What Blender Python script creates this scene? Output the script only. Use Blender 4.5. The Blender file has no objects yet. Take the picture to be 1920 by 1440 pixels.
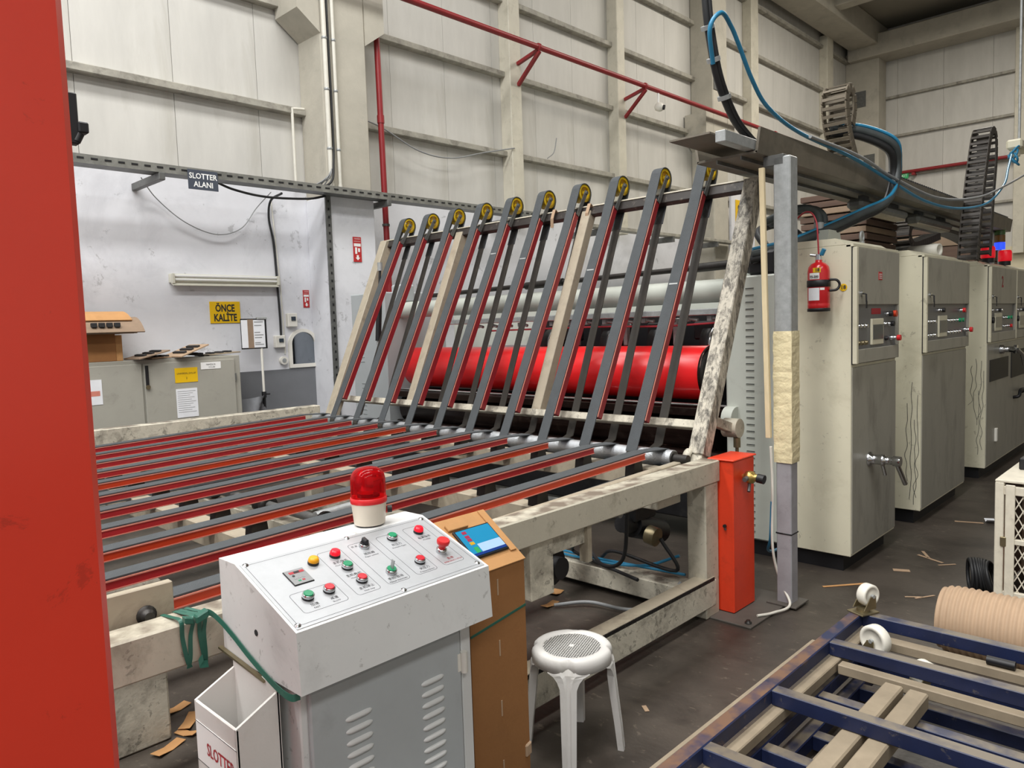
import bpy, math, random
from mathutils import Vector, Matrix
random.seed(7)
SC = bpy.context.scene
COL = SC.collection
PI = math.pi

# ------------------------------------------------------------------ camera
def setup_camera():
    f = 1404.57
    yaw, pit, rol = (math.radians(a) for a in (44.034, -4.415, -1.890))
    fw = Vector((math.cos(yaw)*math.cos(pit), math.sin(yaw)*math.cos(pit), math.sin(pit)))
    rt = Vector((math.sin(yaw), -math.cos(yaw), 0))
    up = rt.cross(fw)
    r2 = math.cos(rol)*rt + math.sin(rol)*up
    u2 = -math.sin(rol)*rt + math.cos(rol)*up
    cd = bpy.data.cameras.new('camera')
    cd.sensor_width = 36.0
    cd.lens = f/1920*36
    cd.clip_start = 0.05
    cd.clip_end = 200
    co = bpy.data.objects.new('camera', cd)
    COL.objects.link(co)
    m = Matrix((r2, u2, -fw)).transposed().to_4x4()
    m.translation = Vector((0, 0, 1.7))
    co.matrix_world = m
    SC.camera = co
setup_camera()

# ------------------------------------------------------------------ light
SC.view_settings.view_transform = 'Standard'
SC.view_settings.look = 'None'
SC.view_settings.gamma = 1
SC.view_settings.use_curve_mapping = False
SC.view_settings.exposure = 0.06
WORLD_STRENGTH = 0.42
w = bpy.data.worlds.new('world')
SC.world = w
w.use_nodes = True
bg = w.node_tree.nodes['Background']
bg.inputs['Color'].default_value = (0.90, 0.95, 1.0, 1)
bg.inputs['Strength'].default_value = WORLD_STRENGTH

def skylight(name, loc, sx, sy, power, col=(1, 0.97, 0.92)):
    l = bpy.data.lights.new(name, 'AREA')
    l.shape = 'RECTANGLE'
    l.size, l.size_y = sx, sy
    l.energy = power
    l.color = col
    o = bpy.data.objects.new(name, l)
    COL.objects.link(o)
    o.location = loc
    return o
# daylight strips in the hall roof (they run along the hall)
skylight('roof_light', (-1.0, 5.0, 9.7), 15, 1.4, 1050, (1, 0.99, 0.97))
skylight('roof_light', (-3.5, 0.8, 9.7), 14, 1.6, 1350, (1, 0.99, 0.97))
skylight('roof_light', (-4.0, -5.5, 9.7), 14, 1.6, 700, (1, 0.99, 0.97))
skylight('roof_light', (16.0, 3.5, 9.7), 8, 1.6, 750, (1, 0.94, 0.84))

# ------------------------------------------------------------------ materials
def lin(c):
    if isinstance(c, str):
        c = c.lstrip('#')
        c = [int(c[i:i+2], 16)/255 for i in (0, 2, 4)]
    return tuple(x/12.92 if x <= 0.04045 else ((x+0.055)/1.055)**2.4 for x in c)

MATS = {}
def mat(name, col, rough=0.5, metal=0.0, var=0.12, vs=6.0, dirt=None, bump=0.0, bs=80.0,
        emit=0.0, trans=0.0, coat=0.0, stretch=None, chips=None, dust=None):
    """procedural paint: base colour with soft variation, optional dirt (colour, amount, scale) and paint chips"""
    if name in MATS:
        return MATS[name]
    m = bpy.data.materials.new(name)
    m.use_nodes = True
    nt = m.node_tree
    N, L = nt.nodes, nt.links
    b = N['Principled BSDF']
    b.inputs['Roughness'].default_value = rough
    b.inputs['Metallic'].default_value = metal
    c = lin(col)
    tc = N.new('ShaderNodeTexCoord')
    src = tc.outputs['Object']
    if stretch:
        mp = N.new('ShaderNodeMapping')
        mp.inputs['Scale'].default_value = stretch
        L.new(src, mp.inputs['Vector'])
        src = mp.outputs['Vector']
    out = None
    if var > 0:
        n = N.new('ShaderNodeTexNoise')
        n.inputs['Scale'].default_value = vs
        n.inputs['Detail'].default_value = 5
        n.inputs['Roughness'].default_value = 0.65
        L.new(src, n.inputs['Vector'])
        r = N.new('ShaderNodeValToRGB')
        r.color_ramp.elements[0].position = 0.3
        r.color_ramp.elements[1].position = 0.7
        r.color_ramp.elements[0].color = tuple(x*(1-var) for x in c) + (1,)
        r.color_ramp.elements[1].color = tuple(min(1, x*(1+var*0.6)) for x in c) + (1,)
        L.new(n.outputs['Fac'], r.inputs['Fac'])
        out = r.outputs['Color']
    for k, d in enumerate([d for d in (dirt, chips) if d]):
        dc, amt, sc = d[:3]
        n2 = N.new('ShaderNodeTexNoise')
        n2.inputs['Scale'].default_value = sc
        n2.inputs['Detail'].default_value = 8
        n2.inputs['Roughness'].default_value = 0.7
        n2.inputs['Distortion'].default_value = 0.4
        L.new(src, n2.inputs['Vector'])
        r2 = N.new('ShaderNodeValToRGB')
        lo = 0.62 - 0.25*amt
        r2.color_ramp.elements[0].position = lo
        r2.color_ramp.elements[1].position = lo + (0.22 if d is dirt else 0.04)
        r2.color_ramp.elements[0].color = (0, 0, 0, 1)
        r2.color_ramp.elements[1].color = (min(1, 0.35+amt*0.6),)*3 + (1,)
        L.new(n2.outputs['Fac'], r2.inputs['Fac'])
        mx = N.new('ShaderNodeMix')
        mx.data_type = 'RGBA'
        L.new(r2.outputs['Color'], mx.inputs['Factor'])
        if out is None:
            mx.inputs['A'].default_value = c + (1,)
        else:
            L.new(out, mx.inputs['A'])
        mx.inputs['B'].default_value = lin(dc) + (1,)
        out = mx.outputs['Result']
    if dust:
        # settled dust / grime on upward faces: colour, amount
        ge = N.new('ShaderNodeNewGeometry')
        sx = N.new('ShaderNodeSeparateXYZ')
        L.new(ge.outputs['Normal'], sx.inputs['Vector'])
        n4 = N.new('ShaderNodeTexNoise')
        n4.inputs['Scale'].default_value = 9
        n4.inputs['Detail'].default_value = 7
        L.new(src, n4.inputs['Vector'])
        mr = N.new('ShaderNodeMapRange')
        mr.inputs['From Min'].default_value = 0.75
        mr.inputs['From Max'].default_value = 0.95
        L.new(sx.outputs['Z'], mr.inputs['Value'])
        mr2 = N.new('ShaderNodeMapRange')
        mr2.inputs['From Min'].default_value = 0.62-0.35*dust[1]
        mr2.inputs['From Max'].default_value = 0.72-0.2*dust[1]
        L.new(n4.outputs['Fac'], mr2.inputs['Value'])
        mu = N.new('ShaderNodeMath')
        mu.operation = 'MULTIPLY'
        L.new(mr.outputs['Result'], mu.inputs[0])
        L.new(mr2.outputs['Result'], mu.inputs[1])
        mx = N.new('ShaderNodeMix')
        mx.data_type = 'RGBA'
        L.new(mu.outputs['Value'], mx.inputs['Factor'])
        if out is None:
            mx.inputs['A'].default_value = c + (1,)
        else:
            L.new(out, mx.inputs['A'])
        mx.inputs['B'].default_value = lin(dust[0]) + (1,)
        out = mx.outputs['Result']
    if out is None:
        b.inputs['Base Color'].default_value = c + (1,)
    else:
        L.new(out, b.inputs['Base Color'])
    if bump > 0:
        n3 = N.new('ShaderNodeTexNoise')
        n3.inputs['Scale'].default_value = bs
        n3.inputs['Detail'].default_value = 4
        L.new(src, n3.inputs['Vector'])
        bp = N.new('ShaderNodeBump')
        bp.inputs['Strength'].default_value = bump
        bp.inputs['Distance'].default_value = 0.01
        L.new(n3.outputs['Fac'], bp.inputs['Height'])
        L.new(bp.outputs['Normal'], b.inputs['Normal'])
    if emit > 0:
        b.inputs['Emission Color'].default_value = c + (1,)
        b.inputs['Emission Strength'].default_value = emit
    if trans > 0:
        b.inputs['Transmission Weight'].default_value = trans
    if coat > 0:
        b.inputs['Coat Weight'].default_value = coat
        b.inputs['Coat Roughness'].default_value = 0.15
    MATS[name] = m
    return m

mat('floor', '#4b443d', 0.46, var=0.45, vs=0.9, dirt=('#27221e', 0.6, 2.2), bump=0.15, bs=40, chips=('#7d7264', 0.05, 16), stretch=(1.4, 0.8, 1))
mat('wall_white', '#dddee3', 0.75, var=0.08, vs=1.5, dirt=('#b4b5bb', 0.4, 1.1), bump=0.15, bs=5, chips=('#6d6c6c', 0.03, 5))
mat('wall_cream', '#d9d0b4', 0.75, var=0.06, vs=1.5, dirt=('#b3a98e', 0.3, 0.9))
mat('skirt_grey', '#74767a', 0.6, var=0.08, vs=3)
mat('cladding', '#cbc9c3', 0.55, var=0.1, vs=0.9, dirt=('#a8a498', 0.3, 0.6), stretch=(3, 3, 0.7))
mat('purlin', '#a5a196', 0.6, var=0.25, vs=6, dirt=('#4a463f', 0.5, 5))
mat('mullion', '#cdc8b8', 0.55, var=0.1, vs=4, dirt=('#8d8676', 0.3, 5))
mat('concrete', '#b8b3a6', 0.85, var=0.12, vs=2.5, dirt=('#86827a', 0.3, 2), bump=0.2, bs=25)
mat('ceiling', '#8f8a7e', 0.8, var=0.1, vs=1)
mat('galv', '#a9acac', 0.42, metal=0.35, var=0.2, vs=25)
mat('galv_dark', '#6b6c6a', 0.45, metal=0.35, var=0.3, vs=15)
mat('pipe_red', '#8e2126', 0.45, var=0.12, vs=6)
mat('pipe_white', '#dad7cc', 0.45, var=0.1, vs=5)
mat('cable_black', '#1d1e20', 0.55, var=0.1)
mat('cable_grey', '#8d8f90', 0.5, var=0.1)
mat('hose_dark', '#3f4546', 0.5, var=0.15, vs=20)
mat('hose_blue', '#2b7fa6', 0.35, var=0.1)
mat('hose_red', '#a8303a', 0.4, var=0.1)
mat('pillar_red', '#df3a25', 0.32, var=0.04, vs=3, chips=('#7c2013', 0.005, 9), coat=0.3)
mat('orange_red', '#de3f20', 0.38, var=0.08, vs=5, dirt=('#7e2615', 0.22, 7))
mat('cream_steel', '#beb8a7', 0.5, var=0.1, vs=5, dirt=('#6f6656', 0.5, 5), chips=('#2c2721', 0.08, 22), bump=0.05, dust=('#756a5d', 0.55))
mat('cream_rough', '#c9c3b2', 0.6, var=0.15, vs=8, dirt=('#5a5248', 0.6, 7), chips=('#221e1a', 0.2, 16), bump=0.15, dust=('#6f655a', 0.5))
mat('beam_beige', '#a79d8a', 0.5, var=0.12, vs=6, dirt=('#6a6052', 0.4, 6))
mat('belt', '#43474a', 0.75, var=0.12, vs=14, bump=0.35, bs=220)
mat('belt_return_shaded', '#37342f', 0.6, var=0.2, vs=9, dirt=('#5c554a', 0.3, 7))  # belt colour darkened to paint in shade behind the rack, plus dirt
mat('rail_red', '#a8272c', 0.35, var=0.12, vs=7, dirt=('#5d1618', 0.2, 6))
mat('rail_crimson', '#8e1f28', 0.4, var=0.12, vs=7, dirt=('#4a1216', 0.25, 6))
mat('rail_orange', '#c23d1e', 0.35, var=0.1, vs=7, dirt=('#6b1c12', 0.15, 6))
mat('rail_lip', '#d08373', 0.45, var=0.15, vs=12)
mat('roller_red', '#ee2024', 0.28, var=0.06, vs=2, dirt=('#a01016', 0.2, 2.5), stretch=(1, 0.6, 1))
mat('roller_dark', '#3a2c28', 0.22, metal=0.85, var=0.35, vs=3, dirt=('#7b6f66', 0.3, 9), stretch=(1, 1, 1))
mat('chrome', '#d0d2d4', 0.18, metal=1.0, var=0.08, vs=12)
mat('silver_knurl', '#c3c7cb', 0.38, metal=0.8, var=0.15, vs=40, bump=0.4, bs=260)
mat('steel_dark', '#3b3937', 0.45, metal=0.6, var=0.3, vs=9)
mat('black', '#17171a', 0.5, var=0.1)
mat('black_iron', '#232325', 0.5, metal=0.3, var=0.3, vs=12, dirt=('#4a463f', 0.3, 9))
mat('yellow_pulley', '#d8b41e', 0.4, var=0.1, vs=20, dirt=('#5e4d15', 0.35, 26))
mat('machine_grey', '#c2c6bd', 0.45, var=0.05, vs=4, dirt=('#8f9088', 0.22, 3))
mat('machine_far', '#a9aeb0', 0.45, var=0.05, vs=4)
mat('cabinet_cream', '#d5d0b9', 0.42, var=0.05, vs=3, dirt=('#a49c82', 0.3, 2.5), chips=('#5c513f', 0.02, 14))
mat('cabinet_front_shaded', '#9c998e', 0.4, var=0.08, vs=3, dirt=('#5f5c54', 0.42, 2.4), stretch=(2.2, 2.2, 0.8))  # cabinet paint darkened for the shaded front side, plus real dirt
mat('panel_grey', '#76777a', 0.4, metal=0.3, var=0.08, vs=10)
mat('screen_dark', '#39424b', 0.2, var=0.1)
mat('white_paint', '#d9dad9', 0.42, var=0.04, vs=4, dirt=('#acacaa', 0.3, 3.2), chips=('#6f6c66', 0.02, 24))
mat('grey_door', '#b4b9bb', 0.42, var=0.05, vs=4, dirt=('#97999a', 0.3, 4))
mat('panel_alu', '#b3b6b9', 0.4, metal=0.3, var=0.05, vs=18)
mat('print_black', '#26272a', 0.6, var=0)
mat('print_red', '#a93038', 0.6, var=0)
mat('white', '#f0f0ee', 0.5, var=0.03)
mat('paper', '#e4e6ea', 0.7, var=0.06, vs=9)
mat('sign_yellow', '#e8bb12', 0.45, var=0.05, vs=8)
mat('sign_slate', '#444a56', 0.5, var=0.06)
mat('sign_red', '#b82a2c', 0.45, var=0.05)
mat('btn_green', '#0f8a5c', 0.3, var=0.03)
mat('btn_red', '#c21a2c', 0.3, var=0.03)
mat('lamp_red', '#f0152c', 0.25, var=0, emit=0.35)
mat('btn_yellow', '#f0a818', 0.3, var=0.02)
mat('estop', '#d6282c', 0.35, var=0.05)
mat('beacon_cream', '#e4dccb', 0.4, var=0.03)
mat('cardboard', '#b98a58', 0.8, var=0.1, vs=5, dirt=('#8a6238', 0.3, 3), bump=0.1, bs=90)
mat('cardboard_dark', '#97683c', 0.8, var=0.1, vs=4, dirt=('#7a5330', 0.3, 2.5), bump=0.1, bs=90)
mat('cardboard_grey', '#8f7a66', 0.85, var=0.15, vs=6)
mat('cardboard_brown', '#5e4a3f', 0.85, var=0.2, vs=3, stretch=(1, 1, 14))
mat('kraft', '#b0957a', 0.75, var=0.08, vs=8)
mat('foam_black', '#2b2a2b', 0.9, var=0.1)
mat('tape_green', '#285f50', 0.4, var=0.15, vs=14)
mat('plastic_white', '#dcdad6', 0.4, var=0.04, vs=5, dirt=('#b9b4a8', 0.35, 5), bump=0.03)
mat('locker_grey', '#a3a197', 0.45, var=0.05, vs=4, dirt=('#77746a', 0.25, 5))
mat('blue_paint', '#172142', 0.45, var=0.25, vs=8, dirt=('#0e1428', 0.3, 5), chips=('#6b6459', 0.03, 18), dust=('#6a6154', 0.9))
mat('blue_rust', '#1c2647', 0.55, var=0.2, vs=8, dirt=('#3a2c28', 0.4, 5), chips=('#6b5444', 0.12, 12), dust=('#6b4f3d', 0.8))
mat('wood_grey', '#8d806c', 0.7, var=0.2, vs=6, dirt=('#7a6d5b', 0.35, 7), stretch=(1, 1, 1))
mat('wood_pale', '#d8c7a2', 0.7, var=0.12, vs=8, stretch=(6, 6, 1))
mat('caster_white', '#e2ded2', 0.4, var=0.06, vs=12, dirt=('#9a9080', 0.3, 10))
mat('brass_steel', '#8f8468', 0.35, metal=0.8, var=0.2, vs=12)
mat('brass', '#b59a5a', 0.3, metal=0.85, var=0.15, vs=20)
mat('ext_red', '#c4161e', 0.28, var=0.04, coat=0.3)
mat('wrap', '#dccfa8', 0.6, var=0.12, vs=12, dirt=('#9a8a64', 0.35, 9), bump=0.6, bs=35)
mat('scratch_post', '#cbc4b4', 0.55, var=0.15, vs=9, dirt=('#3a342d', 0.8, 9), chips=('#1d1a17', 0.4, 12), stretch=(2.5, 2.5, 0.8))
mat('steel_frame_dark', '#2b2522', 0.5, var=0.3, vs=6, dirt=('#b3aa99', 0.2, 14))
mat('chain', '#3a3530', 0.6, var=0.25, vs=14, dirt=('#6d6455', 0.35, 9))
mat('chain_dusty', '#6b6253', 0.7, var=0.2, vs=14)
mat('plate_floor', '#57524c', 0.6, var=0.2, vs=5)
mat('screen_blue', '#1f7ca4', 0.25, var=0.04, emit=0.25)
mat('screen_pale', '#9ab6d2', 0.25, var=0.02, emit=0.2)
mat('screen_navy', '#17306e', 0.25, var=0.02, emit=0.5)
mat('icon_red', '#8c2a44', 0.3, var=0, emit=0.4)
mat('icon_gold', '#b08a20', 0.3, var=0, emit=0.4)
mat('icon_green', '#2e8c54', 0.3, var=0, emit=0.4)
mat('light_red', '#e81828', 0.3, var=0, emit=0.35)
mat('light_blue', '#2748ff', 0.3, var=0, emit=1.2)
mat('light_green_off', '#3c5a2c', 0.3, var=0)
mat('light_amber_off', '#6a4a1c', 0.3, var=0)
mat('orange_vest', '#e07018', 0.6, var=0.1)
mat('mirror_dark', '#8a9096', 0.05, metal=1.0, var=0)
mat('frame_white', '#e2dfd6', 0.4, var=0.06)
mat('tube_white', '#d8d6c8', 0.35, var=0.03)
mat('foot_grey', '#98969a', 0.55, var=0.15, vs=8, dirt=('#57524e', 0.35, 6))
mat('tray_dusty', '#84847e', 0.5, metal=0.2, var=0.3, vs=9, dirt=('#4a4843', 0.4, 6))
mat('channel', '#777063', 0.6, var=0.2, vs=5, dirt=('#4b463d', 0.4, 4))
mat('mesh_cream', '#d9d2c0', 0.5, var=0.1, vs=14, dirt=('#8a7f6d', 0.3, 9))

def red_glass():
    m = bpy.data.materials.new('red_lens')
    m.use_nodes = True
    b = m.node_tree.nodes['Principled BSDF']
    b.inputs['Base Color'].default_value = (0.75, 0.01, 0.015, 1)
    b.inputs['Roughness'].default_value = 0.08
    b.inputs['Transmission Weight'].default_value = 0.75
    b.inputs['IOR'].default_value = 1.2
    MATS['red_lens'] = m
red_glass()

# ------------------------------------------------------------------ mesh helpers
V = Vector
class MB:
    def __init__(s):
        s.v, s.f, s.s = [], [], []
    def add(s, vs, fs, smooth=False):
        o = len(s.v)
        s.v += [tuple(p) for p in vs]
        s.f += [tuple(i+o for i in f) for f in fs]
        s.s += [smooth]*len(fs)
        return s
    def obox(s, c, ax, ay, az, ch=0.0):
        """oriented box: centre and three half-axis vectors; ch = chamfer in metres"""
        c, ax, ay, az = V(c), V(ax), V(ay), V(az)
        if ax.cross(ay).dot(az) < 0:
            az = -az
        la, lb, lc = ax.length, ay.length, az.length
        ch = min(ch, 0.45*min(la, lb, lc)*2)
        if ch <= 1e-6:
            vs = [c+ax*i+ay*j+az*k for i in (-1, 1) for j in (-1, 1) for k in (-1, 1)]
            return s.add(vs, [(0, 1, 3, 2), (4, 6, 7, 5), (0, 4, 5, 1), (2, 3, 7, 6), (0, 2, 6, 4), (1, 5, 7, 3)])
        fa, fb, fc = 1-ch/la, 1-ch/lb, 1-ch/lc
        vs, idx = [], {}
        for i in (-1, 1):
            for j in (-1, 1):
                for k in (-1, 1):
                    idx[i, j, k, 0] = len(vs); vs.append(c+ax*i+ay*j*fb+az*k*fc)
                    idx[i, j, k, 1] = len(vs); vs.append(c+ax*i*fa+ay*j+az*k*fc)
                    idx[i, j, k, 2] = len(vs); vs.append(c+ax*i*fa+ay*j*fb+az*k)
        fs = []
        for i in (-1, 1):
            q = [idx[i, -1, -1, 0], idx[i, 1, -1, 0], idx[i, 1, 1, 0], idx[i, -1, 1, 0]]
            fs.append(tuple(q if i > 0 else q[::-1]))
            q = [idx[-1, i, -1, 1], idx[-1, i, 1, 1], idx[1, i, 1, 1], idx[1, i, -1, 1]]
            fs.append(tuple(q if i > 0 else q[::-1]))
            q = [idx[-1, -1, i, 2], idx[1, -1, i, 2], idx[1, 1, i, 2], idx[-1, 1, i, 2]]
            fs.append(tuple(q if i > 0 else q[::-1]))
        for i in (-1, 1):
            for j in (-1, 1):
                q = [idx[i, j, -1, 0], idx[i, j, -1, 1], idx[i, j, 1, 1], idx[i, j, 1, 0]]
                fs.append(tuple(q if i*j > 0 else q[::-1]))
                q = [idx[i, -1, j, 0], idx[i, 1, j, 0], idx[i, 1, j, 2], idx[i, -1, j, 2]]
                fs.append(tuple(q if i*j > 0 else q[::-1]))
                q = [idx[-1, i, j, 1], idx[-1, i, j, 2], idx[1, i, j, 2], idx[1, i, j, 1]]
                fs.append(tuple(q if i*j > 0 else q[::-1]))
        for i in (-1, 1):
            for j in (-1, 1):
                for k in (-1, 1):
                    q = [idx[i, j, k, 0], idx[i, j, k, 1], idx[i, j, k, 2]]
                    fs.append(tuple(q if i*j*k > 0 else q[::-1]))
        return s.add(vs, fs)
    def box(s, a, b, ch=0.0):
        a, b = V(a), V(b)
        h = (b-a)/2
        return s.obox((a+b)/2, (abs(h.x), 0, 0), (0, abs(h.y), 0), (0, 0, abs(h.z)), ch)
    def beam(s, p, q, w, h, up=(0, 0, 1), ch=0.0):
        """box bar from p to q, w wide across and h high along up"""
        p, q, up = V(p), V(q), V(up)
        d = (q-p)
        side = d.cross(up).normalized()
        up = side.cross(d).normalized()
        return s.obox((p+q)/2, d/2, side*w/2, up*h/2, ch)
    def cyl(s, p, q, r, n=16, r2=None, cap=True):
        p, q = V(p), V(q)
        d = (q-p).normalized()
        a = d.orthogonal().normalized()
        b = d.cross(a)
        r2 = r if r2 is None else r2
        vs = []
        for c, rr in ((p, r), (q, r2)):
            for i in range(n):
                t = 2*PI*i/n
                vs.append(c+a*math.cos(t)*rr+b*math.sin(t)*rr)
        s.add(vs, [(i, (i+1) % n, n+(i+1) % n, n+i) for i in range(n)], True)
        if cap:
            s.add(vs[:n], [tuple(range(n))[::-1]])
            s.add(vs[n:], [tuple(range(n))])
        return s
    def lathe(s, c, axis, prof, n=24, cap=True):
        """profile [(radius, height)] turned round axis through c"""
        c, d = V(c), V(axis).normalized()
        a = d.orthogonal().normalized()
        b = d.cross(a)
        vs = []
        for r, h in prof:
            for i in range(n):
                t = 2*PI*i/n
                vs.append(c+d*h+a*math.cos(t)*r+b*math.sin(t)*r)
        fs = []
        for k in range(len(prof)-1):
            for i in range(n):
                fs.append((k*n+i, k*n+(i+1) % n, (k+1)*n+(i+1) % n, (k+1)*n+i))
        s.add(vs, fs, True)
        if cap:
            s.add(vs[:n], [tuple(range(n))[::-1]])
            s.add(vs[-n:], [tuple(range(n))])
        return s
    def tube(s, pts, r, n=8, smooth=True, cyclic=False):
        pts = [V(p) for p in pts]
        vs, m = [], len(pts)
        prev = None
        for k, p in enumerate(pts):
            t = (pts[min(k+1, m-1)]-pts[max(k-1, 0)]).normalized()
            if prev is None:
                a = t.orthogonal().normalized()
            else:
                a = (prev-t*prev.dot(t)).normalized()
            prev = a
            b = t.cross(a)
            for i in range(n):
                g = 2*PI*i/n
                vs.append(p+a*math.cos(g)*r+b*math.sin(g)*r)
        fs = [(k*n+i, k*n+(i+1) % n, (k+1)*n+(i+1) % n, (k+1)*n+i) for k in range(m-1) for i in range(n)]
        s.add(vs, fs, smooth)
        s.add(vs[:n], [tuple(range(n))[::-1]])
        s.add(vs[-n:], [tuple(range(n))])
        return s
    def prism(s, poly, d):
        """closed polygon (list of points) pushed along d"""
        d = V(d)
        poly = [V(p) for p in poly]
        n = len(poly)
        nrm = V((0, 0, 0))
        for i in range(n):
            nrm += poly[i].cross(poly[(i+1) % n])
        if nrm.dot(d) < 0:
            poly = poly[::-1]
        vs = poly+[p+d for p in poly]
        return s.add(vs, [tuple(range(n))[::-1], tuple(range(n, 2*n))] +
                     [(i, (i+1) % n, n+(i+1) % n, n+i) for i in range(n)])
    def ribbon(s, path, wdir, w, t=0.006, closed=False):
        """flat strap: centre path, width direction, width and thickness"""
        path = [V(p) for p in path]
        wd = V(wdir).normalized()
        m = len(path)
        vs = []
        for k in range(m):
            if closed:
                tg = (path[(k+1) % m]-path[(k-1) % m]).normalized()
            else:
                tg = (path[min(k+1, m-1)]-path[max(k-1, 0)]).normalized()
            nr = tg.cross(wd).normalized()
            for a, b in ((-1, -1), (1, -1), (1, 1), (-1, 1)):
                vs.append(path[k]+wd*a*w/2+nr*b*t/2)
        fs = []
        for k in range(m if closed else m-1):
            j = (k+1) % m
            for i in range(4):
                fs.append((k*4+i, j*4+i, j*4+(i+1) % 4, k*4+(i+1) % 4))
        if not closed:
            fs += [(0, 1, 2, 3), ((m-1)*4+3, (m-1)*4+2, (m-1)*4+1, (m-1)*4)]
        return s.add(vs, fs)
    def build(s, name, material, parent=None, label=None, at=None, kind=None):
        """links everything collected so far as ONE mesh object"""
        o = V(at) if at is not None else (ORG[parent] if parent else V((0, 0, 0)))
        me = bpy.data.meshes.new(name)
        me.from_pydata([tuple(V(p)-o) for p in s.v], [], s.f)
        me.polygons.foreach_set('use_smooth', s.s)
        me.materials.append(MATS[material])
        me.update()
        ob = bpy.data.objects.new(name, me)
        COL.objects.link(ob)
        if parent:
            ob.parent = parent
            ob.location = o-ORG[parent]
        else:
            ob.location = o
        ORG[ob] = o
        if label:
            ob['label'] = label
        if kind:
            ob['kind'] = kind
        return ob
ORG = {}

def tag(o, label=None, cat=None, group=None, kind=None):
    if label: o['label'] = label
    if cat: o['category'] = cat
    if group: o['group'] = group
    if kind: o['kind'] = kind
    return o

def thing(name, label, cat, loc, group=None, kind=None):
    o = bpy.data.objects.new(name, None)
    o.empty_display_size = 0.1
    COL.objects.link(o)
    o.location = loc
    ORG[o] = V(loc)
    return tag(o, label, cat, group, kind)

def inst(src, delta, parent=None):
    """copy of one mesh object moved by delta (world metres), mesh data shared"""
    c = src.copy()
    COL.objects.link(c)
    p = parent if parent else src.parent
    c.parent = p
    ORG[c] = ORG[src]+V(delta)
    c.location = ORG[c]-(ORG[p] if p else V((0, 0, 0)))
    return c

def single(mb, name, material, label, cat, at, group=None, kind=None):
    return tag(mb.build(name, material, None, at=at), label, cat, group, kind)

def text(s, size, origin, xdir, ydir, material, parent, name='lettering', lift=0.0015, bold=0.0, align='CENTER', sx=1.0):
    cu = bpy.data.curves.new(name, 'FONT')
    cu.body = s
    cu.size = size
    cu.align_x = align
    cu.align_y = 'CENTER'
    cu.offset = bold
    cu.resolution_u = 2
    tmp = bpy.data.objects.new(name, cu)
    COL.objects.link(tmp)
    bpy.context.view_layer.update()
    me = bpy.data.meshes.new_from_object(tmp.evaluated_get(bpy.context.evaluated_depsgraph_get()))
    bpy.data.objects.remove(tmp)
    x, y = V(xdir).normalized(), V(ydir).normalized()
    n = x.cross(y)
    o = V(origin)+n*lift
    off = ORG[parent]
    for v in me.vertices:
        v.co = o+x*v.co.x*sx+y*v.co.y-off
    me.materials.clear()
    me.materials.append(MATS[material])
    ob = bpy.data.objects.new(name, me)
    COL.objects.link(ob)
    ob.parent = parent
    ORG[ob] = off
    return ob

def curve_pts(pts, n=8):
    """Catmull-Rom points through pts"""
    P = [V(p) for p in pts]
    P = [P[0]*2-P[1]]+P+[P[-1]*2-P[-2]]
    out = []
    for i in range(1, len(P)-2):
        for k in range(n):
            t = k/n
            a, b, c, d = P[i-1], P[i], P[i+1], P[i+2]
            out.append(0.5*((2*b)+(c-a)*t+(2*a-5*b+4*c-d)*t*t+(3*b-a-3*c+d)*t**3))
    out.append(P[-2])
    return out

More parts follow.
